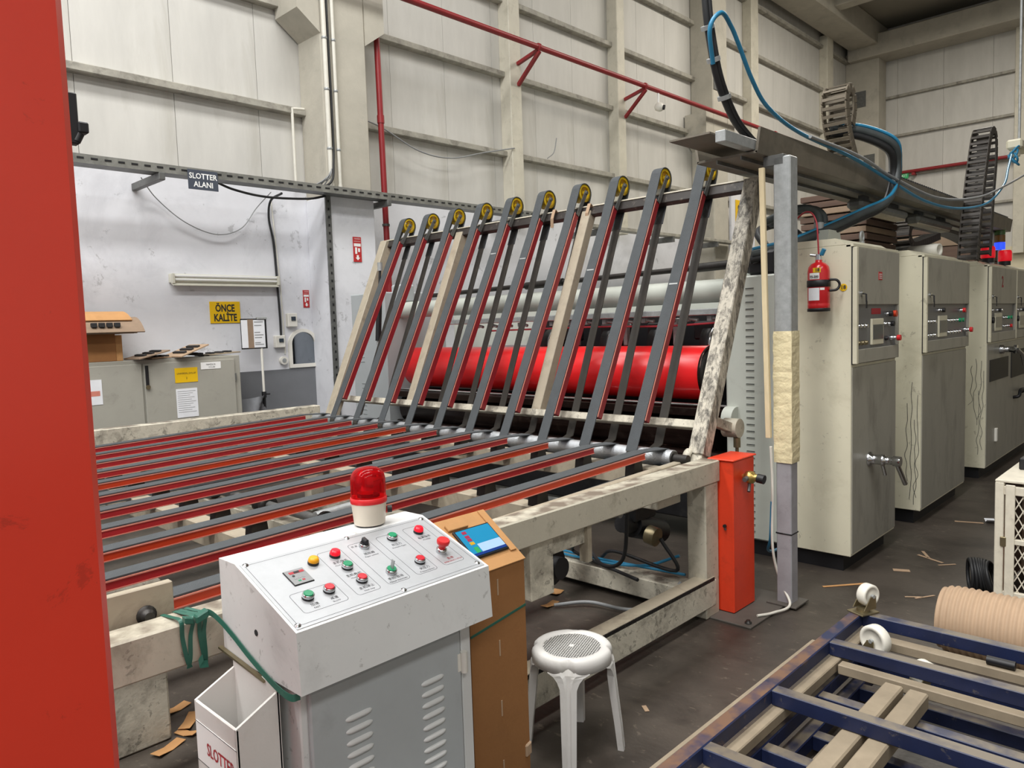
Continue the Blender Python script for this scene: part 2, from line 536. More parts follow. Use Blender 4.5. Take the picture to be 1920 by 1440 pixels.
# ================================================================== THE HALL
WY, EX = 8.5, 24.1           # back wall plane, end wall plane
def build_hall():
    tag(MB().box((-9, -10, -0.2), (EX+0.3, WY+0.3, 0)).build('floor', 'floor'), kind='structure')
    tag(MB().box((-9, -10, 10.0), (EX+0.3, WY+0.3, 10.2)).build('ceiling', 'ceiling'), kind='structure')
    # back wall: white masonry below, sandwich panels above
    wb = tag(MB().box((-9, WY, 0), (EX+0.2, WY+0.25, 3.48)).build('wall_back', 'wall_white'), kind='structure')
    MB().box((-9, WY-0.012, 0), (5.17, WY, 1.26)).build('wall_skirt', 'skirt_grey', wb, 'grey painted lower band of the wall')
    pan = MB().box((0, WY+0.03, 3.48), (0.994, WY+0.11, 10)).build('cladding_panel', 'cladding', wb, at=(0, WY, 3.48))
    pan.location.x = -9+0.6
    ORG[pan] = V((-9+0.6, WY, 3.48))
    for i in range(1, 33):
        inst(pan, (i, 0, 0))
    for z in (4.43, 5.66, 6.80, 7.95, 9.1):
        MB().box((-9, WY-0.09, z-0.04), (EX, WY+0.04, z+0.045), 0.008).build('purlin', 'purlin', wb)
    for x, w in ((8.9, 0.26), (11.76, 0.24), (17.15, 0.36), (21.7, 0.42)):
        MB().box((x-w/2, WY-0.2, 3.35), (x+w/2, WY+0.03, 9.4), 0.01).build('mullion', 'mullion', wb)
    # end wall
    we = tag(MB().box((EX, -10, 0), (EX+0.25, WY+0.25, 3.4)).build('wall_end', 'wall_cream'), kind='structure')
    pe = MB().box((EX+0.03, 0, 3.4), (EX+0.11, 1.194, 10)).build('cladding_panel', 'cladding', we, at=(EX, 0, 3.4))
    pe.location.y = 7.3
    ORG[pe] = V((EX, 7.3, 3.4))
    for i in range(1, 15):
        inst(pe, (0, -1.2*i, 0))
    for z in (4.62, 5.72, 6.87, 8.0, 9.25):
        MB().box((EX-0.07, -10, z-0.035), (EX+0.04, WY, z+0.035), 0.008).build('purlin', 'purlin', we)
    MB().box((EX-0.2, 4.1, 3.2), (EX+0.03, 4.36, 9.4), 0.01).build('mullion', 'mullion', we)
    # side wall behind the photographer's right hand
    tag(MB().box((-9, -10.2, 0), (EX+0.2, -10, 10)).build('wall_right', 'cladding'), kind='structure')
    # roof beams
    tag(MB().box((-9, 7.55, 9.35), (EX, 8.35, 10.0), 0.03).build('trim_1', 'concrete'), kind='structure')
    tag(MB().box((23.2, -10, 9.05), (EX, 8.4, 9.65), 0.03).build('trim_2', 'concrete'), kind='structure')
    for i, x in enumerate((3.0, 12.0, 20.2)):
        tag(MB().box((x-0.2, -10, 9.5), (x+0.2, 7.6, 9.98), 0.02).build('trim_%d' % (3+i), 'concrete'), kind='structure')
    # concrete columns with crane corbels
    def column(x0, x1, y0, label, corbels):
        t = thing('concrete_column', label, 'column', ((x0+x1)/2, (y0+WY)/2, 0), 'hall columns')
        MB().box((x0, y0, 0), (x1, WY+0.03, 9.36), 0.02).build('shaft', 'concrete', t)
        for sgn in corbels:
            xe = x0 if sgn < 0 else x1
            o = xe+sgn*0.3
            MB().prism([(xe, y0, 5.28), (o, y0, 5.5), (o, y0, 6.0), (xe, y0, 6.0)], (0, WY-y0, 0)).build('corbel', 'concrete', t)
        return t
    c1 = column(5.17, 5.82, 8.0, 'concrete column with conduits beside the white wall', (-1, 1))
    c2 = column(14.6, 15.22, 8.0, 'concrete column marked A-10 above the rack', (-1, 1))
    c3 = column(23.45, EX, 7.6, 'bare concrete column in the hall corner', ())
    MB().box((5.158, 7.99, 0), (5.832, WY, 3.36), 0.01).build('white_paint_sleeve', 'wall_white', c1, 'white painted lower part')
    pl = MB().box((15.225, 8.0, 5.02), (15.235, 8.4, 5.38)).build('number_plate', 'white', c2)
    p2 = MB().box((14.75, 7.985, 5.02), (15.15, 7.999, 5.38)).build('number_plate', 'white', c2)
    text('A-10', 0.19, (14.95, 7.985, 5.2), (1, 0, 0), (0, 0, 1), 'print_black', c2, bold=0.004)
    MB().box((14.62, 7.985, 6.5), (14.95, 7.999, 6.85)).build('grey_patch', 'galv_dark', c2)
    MB().box((23.43, 7.95, 7.75), (23.449, 8.25, 8.2)).build('grey_patch', 'galv_dark', c3)
    MB().box((23.43, 7.7, 6.0), (23.449, 8.0, 6.35)).build('grey_patch', 'galv_dark', c3)
    # vertical angle iron on the column edge, perforated
    a = thing('slotted_angle_post', 'slotted grey steel angle standing on the conduit column edge', 'angle post', (5.16, 7.98, 0))
    m = MB().box((5.10, 7.96, 0), (5.17, 7.985, 3.36))
    m.build('angle', 'galv_dark', a)
    h = MB().box((5.125, 7.957, 0.10), (5.145, 7.962, 0.13)).build('slot', 'black', a, at=(5.135, 7.96, 0.1))
    for i in range(1, 34):
        inst(h, (0, 0, 0.096*i))
    return c1
build_hall()

# ------------------------------------------------------------------ wall services
def build_services():
    # cable tray on bracket arms
    t = thing('cable_tray', 'perforated grey cable tray running along the white wall', 'cable tray', (5.5, 7.85, 3.34))
    MB().box((-1, 7.77, 3.345), (8.7, 7.96, 3.355)).build('tray_floor', 'galv_dark', t)
    fl = MB().box((-1, 7.765, 3.345), (8.7, 7.772, 3.43)).build('tray_side', 'tray_dusty', t)
    inst(fl, (0, 0.19, 0))
    s = MB().box((0, 7.761, 3.385), (0.06, 7.766, 3.402)).build('slot', 'black', t, at=(0, 7.765, 3.39))
    s.location.x = 1.5-5.5
    ORG[s] = V((1.5, 7.765, 3.39))
    for i in range(1, 60):
        inst(s, (0.12*i, 0, 0))
    for x in (-0.2, 3.1, 5.9, 8.4):
        MB().box((x-0.03, 7.75, 3.27), (x+0.03, WY-0.001, 3.343), 0.005).build('bracket_arm', 'galv_dark', t)
    # area sign on the tray
    sg = thing('area_sign', 'dark slate hanging sign reading SLOTTER ALANI on the cable tray', 'sign', (3.51, 7.8, 3.21))
    MB().box((3.355, 7.745, 3.21), (3.67, 7.753, 3.41), 0.002).build('plate', 'sign_slate', sg)
    text('SLOTTER', 0.078, (3.512, 7.745, 3.345), (1, 0, 0), (0, 0, 1), 'white', sg, bold=0.0015, sx=0.92)
    text('ALANI', 0.078, (3.512, 7.745, 3.262), (1, 0, 0), (0, 0, 1), 'white', sg, bold=0.0015, sx=0.92)
    # cables on the wall
    single(MB().tube(curve_pts([(3.1, 8.3, 3.38), (3.3, 8.44, 3.2), (3.6, 8.45, 2.97), (3.95, 8.45, 2.86), (4.25, 8.45, 2.95), (4.45, 8.44, 3.2), (4.52, 8.2, 3.36)]), 0.006, 6),
           'hanging_wire', 'cable_grey', 'thin grey wire sagging below the cable tray', 'wire', (3.8, 8.45, 2.86))
    single(MB().tube(curve_pts([(3.75, 7.98, 3.36), (4.0, 8.05, 3.31), (4.4, 8.1, 3.28), (4.9, 8.05, 3.3), (5.1, 7.95, 3.34)]), 0.014, 8),
           'black_cable', 'cable_black', 'thick black cable drooping under the cable tray by the sign', 'cable', (4.4, 8.1, 3.28))
    single(MB().tube(curve_pts([(4.6, 8.1, 3.34), (4.62, 8.4, 3.3), (4.62, 8.47, 3.1), (4.67, 8.48, 2.8), (4.69, 8.48, 2.26), (4.7, 8.48, 1.9), (4.7, 8.48, 1.68)]), 0.014, 8),
           'wall_cable', 'cable_black', 'black cable running down the white wall to a socket box', 'cable', (4.7, 8.48, 1.68))
    single(MB().tube([(4.66, 8.47, 3.34), (4.70, 8.485, 2.8), (4.73, 8.485, 2.3), (4.74, 8.485, 1.9), (4.745, 8.485, 1.45)], 0.008, 8),
           'wall_conduit', 'pipe_white', 'thin white conduit beside the black wall cable', 'conduit', (4.745, 8.485, 1.45))
    # electric boxes
    def ebox(x, z, w, h, label, name='switch_box'):
        t = thing(name, label, 'switch box', (x, WY, z))
        MB().box((x-w/2, WY-0.07, z), (x+w/2, WY-0.001, z+h), 0.008).build('housing', 'frame_white', t)
        MB().box((x-w*0.18, WY-0.082, z+h*0.45), (x+w*0.28, WY-0.07, z+h*0.75), 0.003).build('window', 'screen_dark', t)
    ebox(4.845, 1.78, 0.13, 0.17, 'white breaker box on the wall above the arched mirror')
    ebox(4.665, 1.53, 0.13, 0.15, 'white socket box at the lower end of the black cable')
    t = thing('wall_outlet', 'round white wall outlet below the socket box', 'outlet', (4.71, WY, 1.32))
    MB().cyl((4.71, WY-0.001, 1.37), (4.71, WY-0.05, 1.37), 0.05, 20).build('housing', 'frame_white', t)
    MB().cyl((4.71, WY-0.05, 1.37), (4.71, WY-0.055, 1.37), 0.028, 16).build('socket_face', 'galv', t)
    # fluorescent fixture
    t = thing('tube_light', 'unlit double tube light fixture mounted on the white wall', 'light fixture', (4.03, WY, 2.26))
    MB().box((3.39, WY-0.05, 2.30), (4.68, WY-0.001, 2.40), 0.006).build('tray', 'tube_white', t)
    MB().prism([(3.4, WY-0.05, 2.30), (3.4, WY-0.11, 2.27), (3.4, WY-0.105, 2.265), (3.4, WY-0.04, 2.29)], (1.27, 0, 0)).build('reflector', 'tube_white', t)
    for z in (2.335, 2.375):
        MB().cyl((3.43, WY-0.075, z), (4.65, WY-0.075, z), 0.014, 12).build('tube', 'white', t)
    for x in (3.395, 4.655):
        MB().box((x, WY-0.1, 2.29), (x+0.03, WY-0.05, 2.40), 0.004).build('end_cap', 'tube_white', t)
    # quality sign
    t = thing('quality_sign', 'yellow wall sign reading ONCE KALITE in black letters', 'sign', (4.01, WY, 1.845))
    MB().box((3.83, WY-0.012, 1.845), (4.195, WY-0.002, 2.095), 0.002).build('plate', 'sign_yellow', t)
    text('ÖNCE', 0.115, (4.01, WY-0.012, 2.015), (1, 0, 0), (0, 0, 1), 'print_black', t, bold=0.004, sx=0.72)
    text('KALİTE', 0.115, (4.01, WY-0.012, 1.905), (1, 0, 0), (0, 0, 1), 'print_black', t, bold=0.004, sx=0.72)
    # extinguisher wall signs
    def fire_sign(x, y, z, w, h, label):
        t = thing('fire_sign', label, 'sign', (x, y, z))
        MB().box((x-w/2, y-0.008, z), (x+w/2, y-0.001, z+h)).build('plate', 'sign_red', t)
        e = y-0.0095
        MB().box((x-w*0.42, e, z+h*0.62), (x+w*0.42, y-0.008, z+h*0.74)).build('pictogram', 'white', t)
        b = MB().box((x-w*0.3, e, z+h*0.32), (x-w*0.05, y-0.008, z+h*0.58)).box((x+w*0.08, e, z+h*0.4), (x+w*0.3, y-0.008, z+h*0.55))
        b.build('pictogram', 'white', t)
        MB().prism([(x, e, z+h*0.06), (x+w*0.28, e, z+h*0.17), (x+w*0.12, e, z+h*0.17), (x+w*0.12, e, z+h*0.27),
                    (x-w*0.12, e, z+h*0.27), (x-w*0.12, e, z+h*0.17), (x-w*0.28, e, z+h*0.17)], (0, 0.0015, 0)).build('arrow', 'white', t)
        text('YANGIN', w*0.2, (x, e, z+h*0.92), (1, 0, 0), (0, 0, 1), 'white', t)
        text('SÖNDÜRÜCÜ', w*0.13, (x, e, z+h*0.82), (1, 0, 0), (0, 0, 1), 'white', t)
    fire_sign(5.085, WY, 2.02, 0.085, 0.22, 'small red fire extinguisher sign above the arched mirror')
    fire_sign(5.54, 7.989, 2.57, 0.12, 0.31, 'tall red fire extinguisher sign with arrow on the concrete column')
    # arched mirror
    t = thing('arched_mirror', 'arched wall mirror with a pale frame above the grey skirting', 'mirror', (5.0, WY, 1.265))
    cx, z0, zs, R = 5.0, 1.27, 1.57, 0.205
    def arch(r, zb):
        return [(cx+r, zb), (cx+r, zs)]+[(cx+r*math.cos(a), zs+r*0.9*math.sin(a)) for a in [PI*k/14 for k in range(1, 14)]]+[(cx-r, zs), (cx-r, zb)]
    o, i = arch(R, z0), arch(R-0.045, z0+0.045)
    m = MB()
    n = len(o)
    vs = [(p[0], WY-0.03, p[1]) for p in o]+[(p[0], WY-0.03, p[1]) for p in i]+[(p[0], WY-0.001, p[1]) for p in o]+[(p[0], WY-0.01, p[1]) for p in i]
    fs = []
    for k in range(n):
        j = (k+1) % n
        fs += [(k, n+k, n+j, j), (k, j, 2*n+j, 2*n+k), (n+k, 3*n+k, 3*n+j, n+j)]
    m.add(vs, fs).build('frame', 'frame_white', t)
    MB().add([(p[0], WY-0.012, p[1]) for p in i], [tuple(range(n))]).build('glass', 'mirror_dark', t)
    # pipes on the column
    for x, r, lb in ((5.195, 0.028, 'stout white conduit clipped to the column corner'), (5.32, 0.022, 'slim white conduit clipped to the column face')):
        t = thing('column_conduit', lb, 'conduit', (x, 7.96, 3.38), 'conduits on the column')
        MB().cyl((x, 7.96, 3.38), (x, 7.96, 9.3), r, 14).build('pipe', 'pipe_white', t)
        for z in (3.9, 4.6, 5.2):
            MB().lathe((x, 7.96, z), (0, 0, 1), [(r+0.002, 0), (r+0.006, 0.005), (r+0.006, 0.025), (r+0.002, 0.03)], 14).build('clip', 'galv', t)
        MB().cyl((x, 7.96, 3.38), (x, 7.96, 3.5), r+0.006, 14).build('socket', 'pipe_white', t)
    single(MB().tube(curve_pts([(5.26, 7.96, 9.2), (5.25, 7.965, 6), (5.255, 7.965, 4.2), (5.22, 7.93, 3.75), (5.15, 7.9, 3.5), (4.9, 7.9, 3.38)]), 0.014, 8),
           'column_cable', 'cable_black', 'black cable strapped between the two column conduits', 'cable', (5.25, 7.965, 3.4))
    single(MB().cyl((4.985, 8.42, 3.44), (4.985, 8.42, 4.46), 0.018, 12).cyl((4.985, 8.42, 4.45), (5.15, 8.42, 4.47), 0.018, 12),
           'wall_pipe', 'pipe_white', 'short white pipe against the cladding left of the column', 'pipe', (4.985, 8.42, 3.44))
    # loose wires in the tray
    for k in range(5):
        single(MB().tube(curve_pts([(4.7+0.08*k, 7.9+0.02*k, 3.37), (4.95+0.05*k, 7.92, 3.45+0.03*k), (5.15+0.01*k, 7.93, 3.55+0.03*k)]), 0.008, 6),
               'tray_wire', 'cable_grey', 'loose grey wire bundled into the tray at the column', 'wire', (4.9, 7.9, 3.4), 'wires at the column foot of the conduits')
    # fire water main
    t = thing('red_riser_pipe', 'red vertical sprinkler pipe beside the conduit column', 'pipe', (6.12, 8.13, 0))
    MB().cyl((6.136, 8.13, 0), (6.095, 8.13, 5.54), 0.039, 16).build('pipe', 'pipe_red', t)
    MB().cyl((6.104, 8.13, 4.40), (6.103, 8.13, 4.50), 0.047, 16).build('coupling', 'pipe_red', t)
    MB().cyl((6.113, 8.13, 3.07), (6.113, 8.13, 3.10), 0.05, 16).build('clamp', 'galv_dark', t)
    MB().cyl((6.095, 8.12, 5.51), (6.095, WY-0.1, 5.53), 0.039, 14).build('elbow', 'pipe_red', t)
    t = thing('red_main_pipe', 'long red sprinkler main on triangular brackets along the cladding', 'pipe', (11, 7.85, 5.96))
    MB().cyl((5.0, 7.85, 5.965), (23.4, 7.85, 5.965), 0.042, 16).build('pipe', 'pipe_red', t)
    for x in (8.95, 11.85, 17.2):
        m = MB().beam((x, WY-0.2, 5.83), (x, 7.83, 5.93), 0.05, 0.05)
        m.beam((x, WY-0.2, 5.5), (x, 7.83, 5.9), 0.05, 0.05)
        m.build('bracket', 'pipe_red', t)
        MB().lathe((x-0.03, 7.85, 5.965), (1, 0, 0), [(0.043, 0), (0.058, 0.01), (0.058, 0.05), (0.043, 0.06)], 16).build('clamp', 'pipe_red', t)
    t = thing('end_wall_pipe', 'red sprinkler pipe running across the end wall', 'pipe', (23.9, 5.5, 5.73))
    MB().cyl((23.95, 7.5, 5.78), (23.95, -9, 5.7), 0.045, 14).build('pipe', 'pipe_red', t)
    for y in (6.8, 4.4, 2.0):
        MB().box((23.9, y-0.04, 5.66), (24.1, y+0.04, 5.73)).build('bracket', 'pipe_red', t)
    # small camera hanging from the main
    t = thing('security_camera', 'small white ball security camera hanging from the red main', 'camera', (12.28, 7.85, 5.5))
    MB().cyl((12.28, 7.85, 5.92), (12.28, 7.85, 5.74), 0.02, 10).build('stem', 'white', t)
    MB().lathe((12.28, 7.83, 5.67), (0.3, -1, -0.25), [(0.02, -0.09), (0.07, -0.06), (0.085, 0), (0.075, 0.05), (0.05, 0.075)], 18).build('housing', 'frame_white', t)
    MB().cyl((12.30, 7.77, 5.655), (12.315, 7.735, 5.645), 0.045, 16).build('lens', 'black', t)
    # sagging grey wire on the cladding
    single(MB().tube(curve_pts([(5.87, 8.36, 4.5), (6.3, 8.36, 4.42), (6.9, 8.34, 4.2), (7.5, 8.34, 4.18), (8.2, 8.36, 4.36), (8.8, 8.28, 4.5)]), 0.01, 6),
           'cladding_wire', 'cable_grey', 'grey wire sagging under the purlin beside the red riser', 'wire', (7.5, 8.34, 4.18))
    single(MB().tube(curve_pts([(9.7, 8.38, 4.48), (9.85, 8.36, 4.6), (9.95, 8.38, 4.85)]), 0.008, 6),
           'bent_wire', 'cable_grey', 'short bent wire standing on the purlin between the mullions', 'wire', (9.7, 8.38, 4.48))
    # pipes and a tray further along the wall
    t = thing('far_cable_tray', 'dusty cable tray on arms behind the tall rack belts', 'cable tray', (12.5, 7.9, 3.3))
    MB().box((9.6, 7.76, 3.3), (15.2, 7.95, 3.36), 0.006).build('tray', 'purlin', t)
    for x in (10.4, 12.6, 14.3):
        MB().box((x-0.03, 7.76, 3.2), (x+0.03, WY, 3.3)).build('bracket_arm', 'galv_dark', t)
    # warning sign
    t = thing('warning_sign', 'yellow warning notice with red header behind the rack post', 'sign', (15.8, 7.98, 3.7))
    MB().box((15.48, 7.96, 3.7), (16.2, 7.975, 4.3)).build('plate', 'sign_yellow', t)
    MB().box((15.82, 7.955, 4.12), (16.17, 7.96, 4.25)).build('header', 'sign_red', t)
    text('DİKKAT', 0.085, (15.995, 7.955, 4.185), (1, 0, 0), (0, 0, 1), 'white', t, bold=0.001)
    m = MB()
    for z, x0, x1 in ((4.06, 15.86, 16.1), (3.98, 15.92, 16.05), (3.9, 15.84, 16.12), (3.8, 15.55, 15.85)):
        m.box((x0, 7.957, z), (x1, 7.96, z+0.035))
    m.build('small_print', 'print_black', t, kind='stuff')
    MB().lathe((15.62, 7.96, 4.14), (0, -1, 0), [(0.06, 0), (0.06, 0.003)], 16).box((15.57, 7.957, 3.95), (15.67, 7.96, 4.07)).build('pictogram', 'print_black', t)
    MB().box((15.3, 7.98, 0), (16.4, 8.03, 4.6)).build('backing_board', 'wall_white', t)
    # exit sign on end wall
    t = thing('exit_sign', 'small green exit sign under the red pipe of the end wall', 'sign', (24.0, 7.1, 5.6))
    MB().box((23.97, 6.95, 5.6), (24.0, 7.22, 5.75)).build('plate', 'icon_green', t)
    text('EXIT', 0.11, (23.97, 7.085, 5.675), (0, -1, 0), (0, 0, 1), 'white', t)
build_services()

# ------------------------------------------------------------------ storage cabinet and what lies on it
def build_storage():
    t = thing('storage_cabinet', 'low grey steel storage cabinet with paper notices against the white wall', 'cabinet', (2.9, 8.2, 0))
    MB().box((1.86, 8.02, 0.05), (3.92, 8.46, 1.48), 0.006).build('body', 'locker_grey', t)
    MB().box((1.9, 8.05, 0), (3.88, 8.44, 0.05)).build('plinth', 'black_iron', t)
    for x0, x1 in ((1.90, 2.865), (2.885, 3.85)):
        d = MB().box((x0, 8.0, 0.1), (x1, 8.02, 1.44), 0.004).build('door', 'locker_grey', t)
        hx = x0+0.015 if x0 < 2.5 else x1-0.015
        for z in (0.3, 1.2):
            MB().cyl((hx+(0.02 if x0 > 2.5 else -0.02), 8.0, z), (hx+(0.02 if x0 > 2.5 else -0.02), 8.0, z+0.08), 0.009, 8).build('hinge', 'galv_dark', d)
        if x0 > 2.5:
            MB().box((2.895, 7.985, 1.2), (2.925, 8.0, 1.42), 0.003).build('latch', 'black_iron', d)
            MB().cyl((2.91, 7.99, 1.2), (2.91, 7.975, 1.2), 0.022, 14).build('padlock', 'brass_steel', d)
    y = 7.9985
    def sheet(name, x0, x1, z0, z1, m, label):
        return MB().box((x0, y-0.002, z0), (x1, y, z1)).build(name, m, t, label)
    sheet('notice', 3.19, 3.43, 1.22, 1.375, 'sign_yellow', 'yellow notice sheet')
    text('UNIVERSAL DOLAP', 0.026, (3.31, y-0.002, 1.315), (1, 0, 0), (0, 0, 1), 'print_black', t, sx=0.9)
    text('2', 0.03, (3.31, y-0.002, 1.265), (1, 0, 0), (0, 0, 1), 'print_black', t)
    sheet('notice', 3.19, 3.415, 0.85, 1.155, 'paper', 'typed white list')
    m = MB()
    for k in range(11):
        m.box((3.205, y-0.003, 1.125-k*0.022), (3.395-(k*37 % 5)*0.015, y-0.002, 1.129-k*0.022))
    m.build('typed_lines', 'cable_grey', t, kind='stuff')
    sheet('notice', 3.47, 3.69, 1.345, 1.42, 'white', 'small white label')
    text('TEMİZLİK', 0.024, (3.58, y-0.002, 1.393), (1, 0, 0), (0, 0, 1), 'print_black', t)
    text('DOLABI', 0.02, (3.59, y-0.002, 1.365), (1, 0, 0), (0, 0, 1), 'print_black', t)
    sheet('notice', 2.33, 2.48, 1.065, 1.31, 'paper', 'white form with coloured marks')
    MB().box((2.35, y-0.003, 1.15), (2.46, y-0.002, 1.2)).build('form_mark', 'rail_lip', t)
    # cardboard box on the cabinet
    b = thing('cardboard_box', 'brown cardboard box standing on the grey storage cabinet', 'box', (2.4, 8.2, 1.48))
    MB().box((2.1, 8.06, 1.481), (2.655, 8.34, 1.755), 0.004).build('carton', 'cardboard_dark', b)
    MB().box((2.655, 8.07, 1.481), (2.72, 8.33, 1.74), 0.003).build('side_flap', 'cardboard', b)
    # bowed die boards lying over the box
    def bowed(x0, x1, y0, y1, z, sag, m, label, foam=False, tilt=0.0, name='die_board'):
        t = thing(name, label, 'die board', ((x0+x1)/2, (y0+y1)/2, z), 'die boards on the storage cabinet')
        pts = []
        n = 10
        for k in range(n+1):
            s = -1+2*k/n
            pts.append(((x0+x1)/2, (y0+y1)/2+s*(y1-y0)/2, z+sag*(1-s*s)+tilt*s))
        MB().ribbon(pts, (1, 0, 0.0), x1-x0, 0.012).build('board', m, t)
        if foam:
            for q in range(4):
                MB().box((x0+0.2+q*0.07, y0+0.015, z+sag*0.35), (x0+0.25+q*0.07, y0+0.06, z+sag*0.35+0.045), 0.004).build('foam_block', 'foam_black', t)
        return t
    bowed(2.2, 2.88, 7.88, 8.38, 1.765, 0.15, 'cardboard_grey', 'bowed grey-brown die board with black foam blocks on the carton', True)
    bowed(2.2, 2.82, 7.92, 8.34, 1.758, 0.10, 'kraft', 'pale curled board under the bowed die boards')
    bowed(2.25, 2.78, 7.90, 8.3, 1.757, 0.05, 'cardboard_grey', 'lowest grey board lying flat on the carton')
    bowed(2.1, 2.8, 7.98, 8.30, 1.93, 0.03, 'cardboard', 'flat tan board topmost on the carton', tilt=0.045)
    def die(x, y0, w, l, rz, ry, m, label, z0=1.485):
        t = thing('cutting_die', label, 'cutting die', (x, y0, z0), 'cutting dies on the storage cabinet')
        ax = V((math.cos(rz)*math.cos(ry), math.sin(rz)*math.cos(ry), math.sin(ry)))*w/2
        ay = V((-math.sin(rz), math.cos(rz), 0))*l/2
        n = ax.cross(ay).normalized()
        c = V((x, y0, z0+abs(math.sin(ry))*w/2+0.008))
        MB().obox(c, ax, ay, n*0.007, 0.002).build('board', m, t)
        for q in (-0.45, 0.05, 0.5):
            MB().obox(c+ax*q-ay*0.1+n*0.016, ax*0.1, ay*0.6, n*0.009, 0.002).build('blade_strip', 'foam_black', t)
    die(2.95, 8.06, 0.34, 0.3, 0.15, 0.22, 'cardboard_grey', 'grey-brown cutting die beside the cardboard box')
    die(3.1, 8.2, 0.26, 0.3, 0.1, 0.02, 'kraft', 'flat pale cutting die between its tilted neighbours', 1.482)
    die(3.36, 8.10, 0.36, 0.34, 0.2, 0.33, 'kraft', 'strongly tilted pink-brown cutting die on the cabinet')
    die(3.5, 8.25, 0.26, 0.25, 0.0, -0.1, 'foam_black', 'dark cutting die under the tilted pink-brown one', 1.482)
    die(3.78, 8.25, 0.42, 0.25, 0.0, 0.05, 'wood_grey', 'thin bare board at the right end of the cabinet top', 1.482)
    # document stand
    s = thing('document_stand', 'document stand with clipped sheets on a thin two-tone pole', 'stand', (4.3, 8.2, 0))
    MB().box((4.04, 8.19, 1.535), (4.36, 8.2, 1.885), 0.002).build('panel', 'black_iron', s)
    MB().box((4.045, 8.183, 1.55), (4.12, 8.19, 1.87)).build('grey_sheet', 'paper', s)
    MB().box((4.12, 8.182, 1.545), (4.19, 8.19, 1.875)).build('tan_sheet', 'cardboard_grey', s)
    MB().box((4.19, 8.18, 1.55), (4.33, 8.19, 1.87)).build('printed_sheet', 'paper', s)
    mm = MB()
    for k, z in enumerate((1.84, 1.80, 1.72, 1.69, 1.66, 1.6, 1.58)):
        mm.box((4.2, 8.179, z), (4.31-(k % 3)*0.02, 8.18, z+0.01))
    mm.build('print', 'cable_grey', s, kind='stuff')
    MB().box((4.24, 8.17, 1.875), (4.36, 8.21, 1.9), 0.003).build('clip', 'galv', s)
    MB().cyl((4.285, 8.2, 0.98), (4.285, 8.2, 1.54), 0.014, 12).build('upper_pole', 'frame_white', s)
    MB().cyl((4.285, 8.2, 0.02), (4.285, 8.2, 1.0), 0.018, 12).build('lower_pole', 'black', s)
    MB().cyl((4.285, 8.2, 0.96), (4.285, 8.2, 1.03), 0.028, 12).cyl((4.285, 8.2, 1.0), (4.35, 8.18, 1.0), 0.01, 8).build('clamp', 'black', s)
    MB().cyl((4.285, 8.2, 0), (4.285, 8.2, 0.025), 0.16, 20).build('foot', 'black_iron', s)
    # plastic sheet hanging between cabinet and stand
    bag = MB()
    g = 8
    vs = [(3.95+0.33*i/g, 8.12+0.1*math.sin(i*0.9+j*0.5), 0.98-0.02*math.sin(i*0.8)-(0.62-0.3*i/g)*j/g) for j in range(g+1) for i in range(g+1)]
    bag.add(vs, [(j*(g+1)+i, j*(g+1)+i+1, (j+1)*(g+1)+i+1, (j+1)*(g+1)+i) for j in range(g) for i in range(g)], True)
    single(bag, 'waste_sack', 'skirt_grey', 'limp grey sack hung between cabinet and document stand', 'sack', (4.1, 8.15, 0.4))
build_storage()

# ================================================================== CONVEYOR TABLE
TB_Y0, TB_DY, TB_N = 2.42, 0.362, 11
RK_Y0, RK_DY, RK_N = 2.60, 0.361, 10
ROLL = V((3.75, 0, 0.90))
def ztab(x):
    return 0.965+(x-3.55)*0.0296

